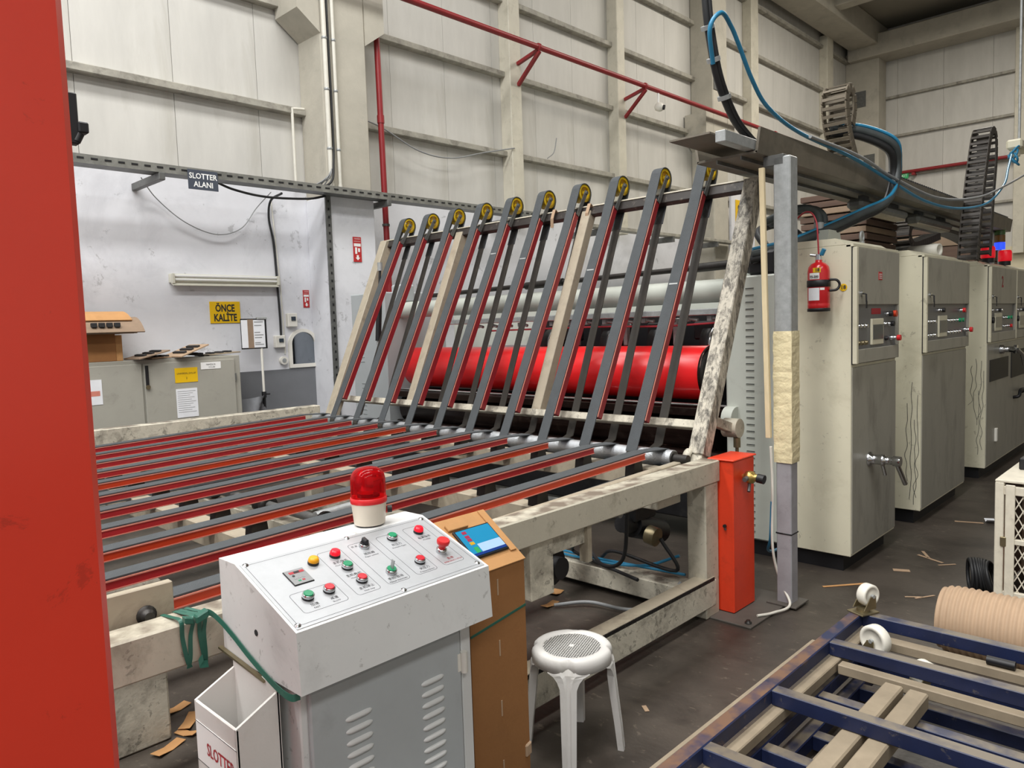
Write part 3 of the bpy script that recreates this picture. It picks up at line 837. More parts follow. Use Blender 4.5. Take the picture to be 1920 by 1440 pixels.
def build_table():
    t = thing('conveyor_table', 'long belt table with red rails on a cream steel frame', 'conveyor', (2.2, 4.2, 0))
    MB().box((-0.6, 2.10, 0.775), (3.86, 2.21, 0.90), 0.006).build('side_beam', 'cream_steel', t, 'worn cream side beam')
    MB().box((-0.6, 6.30, 0.80), (3.86, 6.41, 1.005), 0.006).build('side_beam', 'cream_rough', t)
    MB().beam((0.86, 2.30, 0.80), (3.86, 2.30, 0.855), 0.05, 0.07, ch=0.005).build('inner_beam', 'beam_beige', t)
    lb = MB().box((-0.6, 2.10, 0.065), (3.81, 2.20, 0.215), 0.006).build('lower_beam', 'cream_rough', t)
    MB().box((-0.6, 2.105, 0.215), (3.80, 2.195, 0.235), 0.004).build('rack_bed', 'beam_beige', lb)
    m = MB()
    for k in range(300):
        x = 0.4+k*0.0113
        if 2.38 < x < 2.47:
            continue
        m.box((x, 2.099, 0.214), (x+0.006, 2.106, 0.232))
    m.build('gear_teeth', 'steel_dark', lb, kind='stuff')
    MB().box((3.71, 2.11, 0), (3.855, 2.23, 0.775), 0.006).build('corner_post', 'cream_steel', t)
    MB().box((3.71, 6.30, 0), (3.855, 6.42, 0.80), 0.006).build('corner_post', 'cream_steel', t)
    MB().box((0.92, 3.2, 0), (1.165, 3.45, 0.70), 0.01).build('support_leg', 'cream_rough', t)
    MB().box((0.3, 2.22, 0.6), (0.42, 2.34, 0.775)).box((0.3, 2.22, 0), (0.42, 2.34, 0.62), 0.006).build('corner_post', 'cream_rough', t)
    # cross beams
    for x, z in ((0.3, 0.73), (1.57, 0.785), (2.66, 0.83), (3.6, 0.87)):
        MB().box((x-0.05, 2.21, z-0.11), (x+0.05, 6.30, z), 0.006).build('cross_beam', 'beam_beige', t)
    # belts on rails (one of each, then shared copies)
    xl, xr = 0.05, 3.52
    y = TB_Y0
    path = [(xl, y, ztab(xl)), (1.2, y, ztab(1.2)), (2.4, y, ztab(2.4)), (xr, y, ztab(xr)), (3.68, y, 0.956)]
    path += [(3.75+0.053*math.sin(a), y, 0.90+0.053*math.cos(a)) for a in [PI*k/8 for k in range(0, 9)]]
    path += [(3.5, y, ztab(3.5)-0.13), (2.0, y, ztab(2.0)-0.13), (xl, y, ztab(xl)-0.11)]
    path += [(xl-0.05*math.sin(a), y, ztab(xl)-0.055-0.055*math.cos(a)) for a in [PI*k/6 for k in range(1, 6)]]
    belt = MB().ribbon(path, (0, 1, 0), 0.084, 0.006, closed=True).build('belt', 'belt', t, at=(2, y, 0.9))
    z0, z1 = ztab(0.05), ztab(xr)
    def railmesh(matn, x0=0.05):
        r = MB().beam((x0, y, ztab(x0)-0.0225), (xr, y, ztab(xr)-0.0225), 0.088, 0.034, ch=0.003).build('rail', matn, t, at=(2, y, 0.9))
        l = MB().beam((x0, y-0.044, ztab(x0)-0.007), (xr, y-0.044, ztab(xr)-0.007), 0.005, 0.005)
        l.beam((x0, y-0.044, ztab(x0)-0.0385), (xr, y-0.044, ztab(xr)-0.0385), 0.005, 0.004)
        return r, l.build('rail_lip', 'rail_lip', t, at=(2, y, 0.9))
    rr, rl = railmesh('rail_red')
    ro, rol = railmesh('rail_orange')
    bks = []
    for x, z in ((1.57, 0.785), (2.66, 0.83), (3.6, 0.87)):
        xx = min(x, 3.47)
        top = ztab(xx)-0.041
        bks.append(MB().prism([(xx-0.05, y-0.03, z-0.05), (xx+0.05, y-0.03, z-0.05), (xx+0.035, y-0.03, top), (xx-0.035, y-0.03, top)], (0, 0.06, 0)).build('rail_bracket', 'steel_dark', t, at=(xx, y, 0.9)))
    orange = (0, 2, 6)
    for j in range(TB_N):
        d = (0, j*TB_DY, 0)
        if j > 0:
            inst(belt, d)
            for bk in bks:
                inst(bk, d)
            if j in orange:
                inst(ro, d); inst(rol, d)
            elif j > 0:
                if j == 1:
                    rr.location += V(d); ORG[rr] += V(d)
                    rl.location += V(d); ORG[rl] += V(d)
                else:
                    inst(rr, (0, (j-1)*TB_DY, 0)); inst(rl, (0, (j-1)*TB_DY, 0))
    # common silver drive roller and its bearings
    MB().cyl((ROLL.x, 2.335, ROLL.z), (ROLL.x, 6.2, ROLL.z), 0.049, 28).build('drive_roller', 'silver_knurl', t)
    MB().cyl((ROLL.x, 2.24, ROLL.z), (ROLL.x, 2.335, ROLL.z), 0.028, 18).cyl((ROLL.x, 2.327, ROLL.z), (ROLL.x, 2.336, ROLL.z), 0.042, 24).build('roller_shaft', 'steel_dark', t)
    MB().lathe((3.86, 2.29, 0.885), (0, 1, 0), [(0.04, -0.02), (0.062, -0.02), (0.062, 0.02), (0.04, 0.02), (0.04, -0.02)], 26, cap=False).build('bearing_ring', 'cream_rough', t)
    MB().cyl((3.95, 2.26, 0.885), (3.95, 2.34, 0.885), 0.05, 20).build('drive_hub', 'steel_dark', t)
    MB().box((3.66, 2.25, 0.775), (3.97, 2.33, 0.845), 0.006).build('bearing_block', 'cream_rough', t)
    # end plate with bolt beside the pillar
    p = MB().box((0.40, 2.235, 0.775), (0.845, 2.265, 0.985), 0.003).build('end_plate', 'beam_beige', t)
    MB().lathe((0.765, 2.236, 0.905), (0, -1, 0), [(0.028, 0), (0.028, 0.006), (0.02, 0.006), (0.02, 0.02), (0.014, 0.022), (0.014, 0.03)], 18).build('bolt', 'steel_dark', p)
    # things below the belts: shafts, cylinders, hub, motor
    for x, z in ((2.15, 0.68), (3.1, 0.72)):
        MB().cyl((x, 2.25, z), (x, 6.25, z), 0.025, 12).build('cross_shaft', 'galv_dark', t)
    for k in range(5):
        yy = 2.75+k*0.72
        MB().lathe((2.15, yy, 0.68), (0, 1, 0), [(0.026, -0.06), (0.055, -0.06), (0.055, -0.02), (0.04, -0.02), (0.04, 0.02), (0.055, 0.02), (0.055, 0.06), (0.026, 0.06)], 16, cap=False).build('pulley', 'steel_dark', t)
    for k in range(4):
        yy = 2.9+k*0.8
        MB().cyl((2.2, yy, 0.66), (3.0, yy, 0.70), 0.035, 14).build('air_cylinder', 'galv', t)
    MB().box((2.28, 2.13, 0.52), (2.43, 2.19, 0.775), 0.004).box((2.43, 2.14, 0.69), (2.66, 2.18, 0.775)).build('hub_bracket', 'cream_rough', t)
    MB().cyl((2.52, 2.22, 0.6), (2.52, 2.42, 0.6), 0.095, 24).cyl((2.52, 2.16, 0.6), (2.52, 2.22, 0.6), 0.05, 20).build('drive_motor', 'black_iron', t)
    MB().box((2.66, 2.12, 0.60), (2.69, 2.17, 0.775)).build('hanger', 'beam_beige', t)
    MB().box((3.36, 2.2, 0.69), (3.6, 2.34, 0.775), 0.005).build('gusset_box', 'cream_steel', t)
    MB().cyl((3.55, 2.5, 0.52), (3.85, 2.5, 0.42), 0.07, 20).cyl((3.45, 2.5, 0.55), (3.56, 2.5, 0.52), 0.05, 16).box((3.5, 2.44, 0.55), (3.72, 2.56, 0.69), 0.01).build('gear_motor', 'black_iron', t)
    MB().cyl((3.60, 2.42, 0.47), (3.60, 2.36, 0.46), 0.055, 18).build('motor_cap', 'brass_steel', t)
    # low frame on the floor
    MB().box((3.68, 2.24, 0.04), (3.86, 6.2, 0.16), 0.006).build('base_beam', 'cream_rough', t)
    MB().box((-0.6, 4.1, 0.04), (3.68, 4.22, 0.14), 0.006).build('base_beam', 'cream_rough', t)
    MB().box((2.1, 2.21, 0.55), (2.22, 6.3, 0.62), 0.005).build('base_beam', 'cream_steel', t)
    for k, pts in enumerate(([(3.3, 2.35, 0.68), (3.32, 2.4, 0.4), (3.4, 2.6, 0.3), (3.6, 2.9, 0.33), (3.75, 3.1, 0.2), (3.6, 2.5, 0.18)],
                             [(3.62, 2.35, 0.45), (3.7, 2.3, 0.25), (3.66, 2.7, 0.3), (3.78, 2.9, 0.2)],
                             [(3.3, 2.9, 0.02), (3.45, 2.75, 0.03), (3.5, 2.5, 0.03), (3.65, 2.35, 0.05), (3.75, 2.3, 0.17)])):
        MB().tube(curve_pts(pts), 0.011, 8).build('machine_cable', 'cable_black' if k < 2 else 'cable_grey', t)
    for k, pts in enumerate(([(3.8, 4.3, 0.17), (3.78, 3.4, 0.18), (3.76, 2.9, 0.19), (3.8, 2.3, 0.2)], [(3.74, 4.0, 0.17), (3.73, 3.0, 0.18), (3.78, 2.6, 0.2), (3.82, 2.35, 0.3)])):
        MB().tube(curve_pts(pts), 0.009, 8).build('air_hose', 'hose_blue', t)
build_table()

# orange guard post at the table corner with its valve
def build_guard():
    t = thing('guard_post', 'orange-red steel guard post at the corner of the belt table', 'post', (3.98, 2.09, 0))
    MB().box((3.862, 2.02, 0.012), (4.12, 2.165, 0.895), 0.006).build('casing', 'orange_red', t)
    MB().box((3.85, 2.01, 0.895), (4.13, 2.175, 0.905), 0.003).build('cap', 'orange_red', t)
    v = MB().lathe((3.99, 2.02, 0.79), (0, -1, 0), [(0.018, 0), (0.018, 0.02), (0.034, 0.02), (0.038, 0.035), (0.034, 0.06), (0.022, 0.065), (0.022, 0.085)], 20).build('valve_body', 'brass', t)
    MB().cyl((3.99, 1.935, 0.79), (3.99, 1.895, 0.785), 0.026, 16).build('valve_knob', 'black', v)
    MB().cyl((3.93, 1.985, 0.785), (3.96, 1.985, 0.79), 0.014, 12).build('hose_tail', 'galv_dark', v)
    MB().tube([(3.99, 1.985, 0.76), (3.985, 1.985, 0.73), (3.97, 1.98, 0.71)], 0.01, 8).build('drain', 'galv_dark', v)
    MB().cyl((3.858, 2.07, 0.52), (3.846, 2.07, 0.52), 0.01, 10).cyl((3.858, 2.07, 0.5), (3.843, 2.06, 0.505), 0.006, 8).build('bolt', 'black', t)
    p = thing('floor_plate', 'dirty steel plate bolted to the floor under the guard post', 'plate', (4.02, 2.0, 0))
    MB().box((3.74, 1.86, 0.0005), (4.34, 2.2, 0.011), 0.002).build('plate', 'plate_floor', p)
    MB().lathe((3.79, 1.9, 0.011), (0, 0, 1), [(0.02, 0), (0.02, 0.008), (0.011, 0.008), (0.011, 0.02)], 8).build('anchor_bolt', 'steel_dark', p)
build_guard()

# ================================================================== INCLINED RACK
def build_rack():
    t = thing('belt_rack', 'steeply leaning belt rack with yellow top pulleys in front of the red roller', 'conveyor', (3.9, 4.2, 0.9))
    U = V((0.405, 0, 0.914)); Nn = V((-0.914, 0, 0.405))
    B = V((3.90, 0, 0.93))
    def Q(s, off=0.0, y=0.0):
        return B+U*s+Nn*off+V((0, y, 0))
    # posts
    for y, mm in ((2.25, 'scratch_post'), (6.15, 'beam_beige')):
        MB().beam(Q(-0.03, 0, y), Q(1.80, 0, y), 0.10, 0.10, up=Nn, ch=0.006).build('post', mm, t)
        MB().beam(Q(-0.18, 0, y), Q(0.02, 0, y), 0.08, 0.08, up=Nn, ch=0.006).build('post_foot', 'cream_rough', t)
    MB().beam(Q(0.155, 0.0, 2.30), Q(0.155, 0.0, 6.10), 0.05, 0.06, up=Nn, ch=0.004).build('bottom_bar', 'cream_rough', t)
    MB().beam(Q(1.772, -0.01, 2.20), Q(1.772, -0.01, 6.20), 0.065, 0.05, up=Nn, ch=0.003).build('top_bar', 'steel_frame_dark', t)
    MB().beam(Q(1.811, -0.008, 2.20), Q(1.811, -0.008, 6.20), 0.010, 0.058, up=Nn).build('top_bar_cap', 'cream_steel', t)
    # belt loop between drive roller and pulley
    y = RK_Y0
    P = V((4.655, 0, 2.705))
    d = (P-ROLL).normalized()
    n = V((-d.z, 0, d.x))
    rp, rb = 0.072, 0.055
    path = [ROLL+n*rb+d*s*(P-ROLL).length/6 for s in range(0, 6)]
    for k in range(0, 11):
        a = PI*k/10
        path.append(P+n*math.cos(a)*rp+d*math.sin(a)*rp)
    low = ROLL+V((0.25, 0, 0.03))
    back = P-n*rp
    path += [back+(low-back)*k/6 for k in range(1, 7)]
    for k in range(3, 8):
        a = PI*k/8
        path.append(ROLL-n*math.cos(a)*rb-d*math.sin(a)*rb)
    path = [V((p.x, y, p.z)) for p in path]
    belt = MB().ribbon(path[:18], (0, 1, 0), 0.078, 0.006).build('belt', 'belt', t, at=(4.2, y, 1.8))
    ret = MB().ribbon(path[16:]+path[:1], (0, 1, 0), 0.062, 0.006).build('belt_return_run', 'belt_return_shaded', t, at=(4.2, y, 1.8))
    L = (P-ROLL).length
    def F(s, off):
        q = ROLL+d*s*L+n*off
        return V((q.x, y, q.z))
    o1 = rb+0.006
    rail = MB().beam(F(0.10, o1-0.038), F(0.90, o1-0.038), 0.082, 0.050, up=n, ch=0.003).build('rail', 'rail_crimson', t, at=(4.2, y, 1.8))
    lip = MB().beam(F(0.10, o1-0.012)-V((0, 0.042, 0)), F(0.90, o1-0.012)-V((0, 0.042, 0)), 0.004, 0.006, up=n).build('rail_lip', 'rail_lip', t, at=(4.2, y, 1.8))
    py = V((P.x, y, P.z))
    pul = MB().lathe(py, (0, 1, 0), [(0.050, -0.034), (0.069, -0.034), (0.066, -0.026), (0.066, 0.026), (0.069, 0.034), (0.050, 0.034), (0.050, -0.034)], 28, cap=False).build('pulley', 'yellow_pulley', t, at=(4.2, y, 1.8))
    sp = MB().cyl(py-V((0, 0.03, 0)), py+V((0, 0.03, 0)), 0.017, 16)
    for k in range(5):
        a = 2*PI*k/5+0.3
        e = V((math.cos(a), 0, math.sin(a)))
        sp.beam(py+e*0.012, py+e*0.052, 0.014, 0.02, up=(0, 1, 0))
    sp = sp.build('pulley_spokes', 'yellow_pulley', t, at=(4.2, y, 1.8))
    fk = MB()
    for s in (-1, 1):
        fk.beam(F(0.895, 0.02)+V((0, s*0.045, 0)), py+V((0, s*0.045, 0))+d*0.015, 0.006, 0.032, up=n)
    fk.cyl(py-V((0, 0.055, 0)), py+V((0, 0.055, 0)), 0.008, 10)
    fk.cyl(py-V((0, 0.058, 0)), py-V((0, 0.046, 0)), 0.014, 6)
    fk = fk.build('pulley_fork', 'galv_dark', t, at=(4.2, y, 1.8))
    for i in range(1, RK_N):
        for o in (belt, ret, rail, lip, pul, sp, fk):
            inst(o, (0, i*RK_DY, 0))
    # two stout beams beside belts
    for i in (3, 7):
        yy = RK_Y0+i*RK_DY-0.092
        MB().beam(Q(0.17, -0.01, yy), Q(1.77, -0.01, yy), 0.085, 0.075, up=Nn, ch=0.004).build('stiffener', 'beam_beige', t)
    # strap tying the top bar
    for yy in (3.9, 3.55):
        q = Q(1.8, 0.03, yy)
        MB().ribbon([q+V((0.03, 0, -0.02)), q+V((-0.01, 0.01, 0.02)), q+V((-0.03, 0.02, -0.05)), q+V((-0.02, 0.03, -0.12))], (0, 1, 0), 0.03, 0.004).build('tie_strip', 'kraft', t)
    # strap joints on belts are printed bars
    for i in (0, 2, 4, 5, 8):
        q = F(0.56+0.04*i, rb+0.0035)+V((0, i*RK_DY, 0))
        MB().obox(q, d*0.005, (0, 0.03, 0), n*0.0008).build('belt_joint', 'galv', t)
    # gas spring at the far post, hinge at the near post
    MB().cyl((4.43, 6.02, 2.3), (4.40, 6.02, 1.98), 0.012, 10).cyl((4.405, 6.02, 2.0), (4.37, 6.02, 1.6), 0.028, 14).build('gas_spring', 'black', t)
    MB().cyl((4.43, 6.02, 2.28), (4.43, 6.02, 2.36), 0.025, 12).cyl((4.375, 6.02, 1.6), (4.37, 6.02, 1.56), 0.02, 12).build('spring_eye', 'galv', t)
    MB().beam((4.02, 2.25, 1.10), (4.28, 2.25, 1.02), 0.05, 0.06, ch=0.004).build('hinge_arm', 'cream_rough', t)
    MB().cyl((4.30, 2.20, 1.02), (4.30, 2.30, 1.02), 0.06, 20).build('hinge_disc', 'cream_steel', t)
    MB().cyl((4.30, 2.22, 0.96), (4.30, 2.22, 0.90), 0.022, 12).cyl((4.30, 2.22, 0.92), (4.30, 2.22, 0.5), 0.011, 10).build('hinge_rod', 'brass_steel', t)
build_rack()

# ================================================================== PRINTING MACHINE
CY = 1.775
def build_machine():
    t = thing('printing_machine', 'grey printing machine with louvred side frames and a red roller', 'machine', (5.6, 4.8, 0))
    MB().box((4.98, 2.27, 0.113), (5.86, 2.655, 2.0), 0.012).build('side_frame', 'machine_grey', t, 'pale grey louvred side frame')
    MB().box((5.02, 2.30, 0), (5.82, 2.60, 0.113)).build('plinth', 'black', t)
    MB().box((4.98, 6.72, 0.113), (5.86, 7.36, 2.12), 0.012).build('side_frame', 'machine_far', t)
    MB().box((5.02, 6.75, 0), (5.82, 7.3, 0.113)).build('plinth', 'black', t)
    def louv(y, w):
        return MB().prism([(4.981, y-w/2, 0.490), (4.974, y-w/2, 0.502), (4.981, y-w/2, 0.502)], (0, w, 0)).build('louver', 'machine_grey', t, at=(4.98, y, 0.5))
    a = louv(2.465, 0.062)
    for k in range(37):
        z = 0.17+k*0.0482
        if k == 0:
            a.location.z += z-0.5; ORG[a].z += z-0.5
        else:
            inst(a, (0, 0, k*0.0482))
    sl = MB().box((4.9785, 2.434, 0.17+0.0025), (4.982, 2.496, 0.17+0.0075)).build('vent_slit', 'black', t, at=(4.98, 2.465, 0.17))
    for k in range(1, 37):
        inst(sl, (0, 0, k*0.0482))
    b = louv(7.17, 0.075)
    b.data.materials[0] = MATS['machine_far']
    b.location.z += 0.1; ORG[b].z += 0.1
    for k in range(1, 28):
        if k in (11, 12, 13, 14):
            continue
        inst(b, (0, 0, k*0.05))
    # red roller and dark rollers between the frames
    r = MB().lathe((5.28, 0, 1.285), (0, 1, 0), [(0.20, 2.93), (0.214, 2.94), (0.214, 6.55), (0.20, 6.56)], 48).build('red_roller', 'roller_red', t, 'glossy red rubber roller')
    MB().lathe((5.28, 0, 1.285), (0, 1, 0), [(0.214, 2.915), (0.216, 2.92), (0.216, 2.936), (0.2, 2.94)], 48, cap=False).build('end_ring', 'roller_dark', r)
    MB().lathe((5.28, 0, 1.285), (0, 1, 0), [(0.03, 2.90), (0.185, 2.90), (0.2, 2.932)], 40).build('end_disc', 'steel_dark', r)
    MB().cyl((5.28, 2.6, 1.285), (5.28, 2.95, 1.285), 0.055, 20).cyl((5.28, 6.5, 1.285), (5.28, 6.75, 1.285), 0.055, 20).build('roller_shaft', 'chrome', r)
    MB().lathe((5.22, 0, 0.845), (0, 1, 0), [(0.17, 2.8), (0.185, 2.81), (0.185, 6.6), (0.17, 6.61)], 40).build('lower_roller', 'roller_dark', t, 'dark stained metal roller')
    MB().cyl((5.06, 2.66, 1.055), (5.06, 6.72, 1.055), 0.012, 10).build('guide_rod', 'chrome', t)
    MB().box((5.02, 2.66, 0.97), (5.3, 6.7, 1.035), 0.006).build('doctor_plate', 'roller_dark', t)
    MB().box((5.4, 2.66, 0.62), (5.5, 6.7, 1.05)).build('inner_cover', 'black_iron', t)
    MB().box((4.99, 2.66, 0.18), (5.2, 6.7, 0.6), 0.01).build('ink_tray', 'black_iron', t)
    MB().cyl((5.1, 2.66, 0.66), (5.1, 6.7, 0.66), 0.05, 20).build('pressure_roller', 'roller_dark', t)
    # big grey suction pipe, its support bar and the thin upper shaft
    MB().cyl((5.22, 2.66, 1.917), (5.22, 6.72, 1.917), 0.088, 32).build('suction_pipe', 'machine_grey', t, 'smooth pale grey pipe')
    MB().box((5.14, 2.66, 1.735), (5.24, 6.0, 1.785), 0.006).build('support_bar', 'galv', t)
    MB().cyl((5.2, 2.7, 2.105), (5.2, 6.3, 2.05), 0.022, 14).cyl((5.2, 2.68, 2.106), (5.2, 3.0, 2.1), 0.034, 14).cyl((5.2, 4.35, 2.08), (5.2, 4.8, 2.07), 0.034, 14).build('upper_shaft', 'steel_dark', t)
    MB().box((5.12, 2.52, 2.0), (5.3, 2.68, 2.2), 0.01).build('shaft_block', 'machine_grey', t)
    for z in (2.04, 2.16):
        MB().cyl((5.12, 2.6, z), (5.105, 2.6, z), 0.014, 10).build('block_screw', 'black', t)
    MB().box((5.02, 2.29, 2.001), (5.35, 2.5, 2.17), 0.02).cyl((5.1, 2.5, 2.09), (5.1, 2.53, 2.09), 0.07, 20).build('servo_motor', 'black', t, 'black servo motor')
    MB().box((5.12, 6.6, 2.0), (5.32, 6.78, 2.2), 0.02).build('far_block', 'machine_far', t)
    # dark works behind the roller with rimmed wheels
    MB().box((5.75, 2.66, 0.5), (5.85, 5.15, 1.74)).build('rear_wall', 'black', t)
    MB().box((5.75, 5.15, 0.5), (5.85, 5.9, 1.5)).build('rear_wall', 'machine_far', t)
    for k, y in enumerate((3.05, 3.55, 4.05, 4.75)):
        w = MB().lathe((5.55, y, 1.5), (0, -1, 0), [(0.03, -0.05), (0.165, -0.05), (0.165, 0.05), (0.145, 0.05), (0.14, 0.02), (0.03, 0.02)], 36).build('grooved_wheel', 'black_iron', t)
        MB().lathe((5.55, y, 1.5), (0, -1, 0), [(0.166, 0.03), (0.169, 0.03), (0.169, 0.05), (0.166, 0.05)], 36, cap=False).build('wheel_rim', 'chrome', w)
    for y in (2.95, 3.4, 3.9, 4.45):
        MB().box((5.45, y, 1.54), (5.62, y+0.24, 1.69), 0.015).build('head_box', 'black_iron', t)
        MB().box((5.40, y-0.09, 1.5), (5.45, y-0.05, 1.72), 0.004).build('hanger', 'galv', t)
    m = MB()
    for k in range(14):
        y = 2.8+k*0.2
        m.cyl((5.2, y, 1.70), (5.2, y+0.07, 1.715), 0.014, 10)
        m.box((5.19, y+0.08, 1.69), (5.23, y+0.12, 1.73), 0.003)
    m.build('air_fitting', 'galv', t, kind='stuff')
    MB().tube(curve_pts([(5.18, 2.7, 1.68), (5.18, 3.3, 1.66), (5.18, 4.0, 1.67), (5.18, 5.3, 1.66)]), 0.008, 6).build('air_line', 'hose_red', t)
    # ears between post and frame near the near end
    MB().cyl((5.06, 2.60, 1.13), (5.06, 2.66, 1.13), 0.05, 16).build('rod_end', 'chrome', t)
    m = MB().cyl((4.96, 2.56, 0.98), (4.96, 2.64, 0.98), 0.09, 24).build('cam_disc', 'machine_grey', t)
    # following units along the line
    MB().box((6.49, 2.3, 0.113), (7.9, 7.3, 2.05), 0.02).build('print_unit', 'machine_grey', t)
    MB().box((6.55, 2.35, 0), (7.8, 7.25, 0.113)).build('plinth', 'black', t)
    MB().box((8.6, 2.3, 0.113), (13.6, 7.3, 2.05), 0.02).build('print_unit', 'machine_grey', t)
    MB().box((8.7, 2.35, 0), (13.5, 7.25, 0.113)).build('plinth', 'black', t)
build_machine()

# ------------------------------------------------------------------ control cabinets
def cabinet(x0, x1, label, doors, stains=False):
    t = thing('control_cabinet', label, 'cabinet', ((x0+x1)/2, 2.0, 0), 'control cabinets along the machine')
    MB().box((x0, CY, 0.113), (x1, 2.265, 2.15), 0.004).build('body', 'cabinet_cream', t)
    # front skin below the doors, body paint with shade painted in
    MB().box((x0+0.012, CY-0.006, 0.13), (x1-0.004, CY+0.004, 1.36), 0.002).build('front_panel', 'cabinet_front_shaded', t)
    MB().prism([(x0, CY+0.03, 2.15), (x0, CY+0.10, 2.195), (x0, 2.265, 2.195), (x0, 2.265, 2.15)], (x1-x0, 0, 0)).build('top_cover', 'cabinet_cream', t)
    MB().prism([(x0+0.0, CY-0.015, 2.152), (x0, CY-0.015, 2.135), (x0, CY+0.03, 2.135), (x0, CY+0.03, 2.155)], (x1-x0, 0, 0)).build('rain_lip', 'cabinet_cream', t)
    MB().box((x0+0.04, CY+0.06, 0), (x1-0.04, 2.25, 0.113)).build('plinth', 'black', t)
    n = len(doors)
    wd = (x1-x0-0.02)/n
    for k in range(n):
        a, b = x0+0.004+k*wd+0.004, x0+0.004+(k+1)*wd-0.004
        y0, y1 = CY-0.03, CY-0.002
        z0, z1, p0, p1 = 1.385, 2.13, 1.475, 1.765
        s = 0.035
        # door is a frame round the recessed control panel
        d = MB().box((a+0.006, y0, p1), (b, y1, z1), 0.003).build('door', 'cabinet_front_shaded', t)
        MB().box((a+0.006, y0, z0), (b, y1-0.001, p0), 0.003).build('door_sill', 'cabinet_front_shaded', d)
        MB().box((a, y0-0.003, z0-0.002), (a+s, y1-0.0005, z1+0.001), 0.003).build('door_edge', 'cabinet_cream', d)
        MB().box((b-0.02, y0, p0), (b, y1, p1), 0.003).build('door_stile', 'cabinet_front_shaded', d)
        MB().box((a-0.004, y1-0.005, z0-0.006), (b+0.003, y1+0.001, z1+0.004)).build('door_gap', 'black', d)
        pn = MB().box((a+s, y1-0.008, p0), (b-0.02, y1+0.001, p1)).build('control_panel', 'panel_grey', d)
        doors[k](t, d, a+s, b-0.02, y1-0.008, p0, p1)
        lx = a+s+0.05
        l = MB().cyl((lx, y0, 1.835), (lx, y0-0.014, 1.835), 0.018, 16).build('lock', 'chrome', d)
        MB().tube([(lx, y0-0.014, 1.835), (lx+0.005, y0-0.03, 1.83), (lx+0.008, y0-0.03, 1.78)], 0.005, 6).box((lx+0.002, y0-0.033, 1.74), (lx+0.02, y0-0.028, 1.785)).build('key', 'black', d)
    return t

def knob(d, x, z, y, capm='chrome', r=0.016, l=0.02, head=None):
    MB().lathe((x, y, z), (0, -1, 0), [(r, 0), (r, l*0.5), (r*0.8, l*0.6), (r*0.8, l)], 12).build('push_button', capm, d)
    if head:
        MB().cyl((x, y-l, z), (x, y-l-0.022, z), r*1.15, 12).build('button_head', head, d)

def hmi(d, x0, x1, z0, z1, y):
    f = MB().box((x0, y-0.016, z0), (x1, y, z1), 0.004).build('touch_screen', 'cabinet_cream', d)
    MB().box((x0+0.02, y-0.018, z0+0.035), (x1-0.015, y-0.0155, z1-0.04)).build('screen_glass', 'screen_dark', d)

def panel_one(t, d, a, b, y, p0, p1):
    for k in range(3):
        knob(d, a+0.05+k*0.065, 1.625, y)
        knob(d, a+0.05+k*0.065, 1.515, y, 'brass_steel')
    hmi(d, a+0.27, a+0.50, 1.495, 1.67, y)
    for k in range(2):
        knob(d, a+0.56+k*0.08, 1.63, y, 'chrome', head='black' if k else None)
    knob(d, a+0.60, 1.70, y, 'chrome', head='black')
    knob(d, a+0.66, 1.70, y, 'chrome', 0.02, 0.03, 'rail_orange')
    knob(d, a+0.58, 1.53, y, 'black')
    knob(d, a+0.68, 1.53, y, 'chrome', 0.018, 0.05, 'estop')
    MB().box((a+0.3, y-0.002, 1.70), (a+0.48, y, 1.74)).build('name_plate', 'print_red', d)

def panel_two(t, d, a, b, y, p0, p1):
    for k in range(3):
        knob(d, a+0.06+k*0.09, 1.625, y)
        knob(d, a+0.06+k*0.09, 1.515, y)
        knob(d, a+0.35+k*0.06, 1.715, y, head='black' if k == 1 else None)
    hmi(d, a+0.34, a+0.58, 1.495, 1.67, y)
    for k in range(5):
        knob(d, a+0.66+k*0.09, 1.625, y, head='btn_green' if k > 2 else None)
        knob(d, a+0.66+k*0.09, 1.525, y)
    knob(d, a+1.02, 1.71, y, 'chrome', 0.018, 0.03, 'estop')
    knob(d, b-0.08, 1.535, y, 'chrome', 0.02, 0.05, 'estop')

def panel_three(num, colr):
    def f(t, d, a, b, y, p0, p1):
        for k in range(3):
            knob(d, a+0.1+k*0.2, 1.70, y, head='black' if k == 1 else None)
            knob(d, a+0.62+k*0.12, 1.62, y, head='btn_green' if k else None)
            knob(d, a+0.62+k*0.12, 1.53, y, head='estop' if k == 2 else None)
        hmi(d, a+0.2, a+0.5, 1.49, 1.67, y)
        MB().lathe((a+0.08, y, 1.6), (0, -1, 0), [(0.03, 0), (0.03, 0.03)], 14).build('selector', 'black', d)
        text(num, 0.16, ((a+b)/2-0.1, CY-0.03, 1.985), (1, 0, 0), (0, 0, 1), colr, d, bold=0.004)
    return f

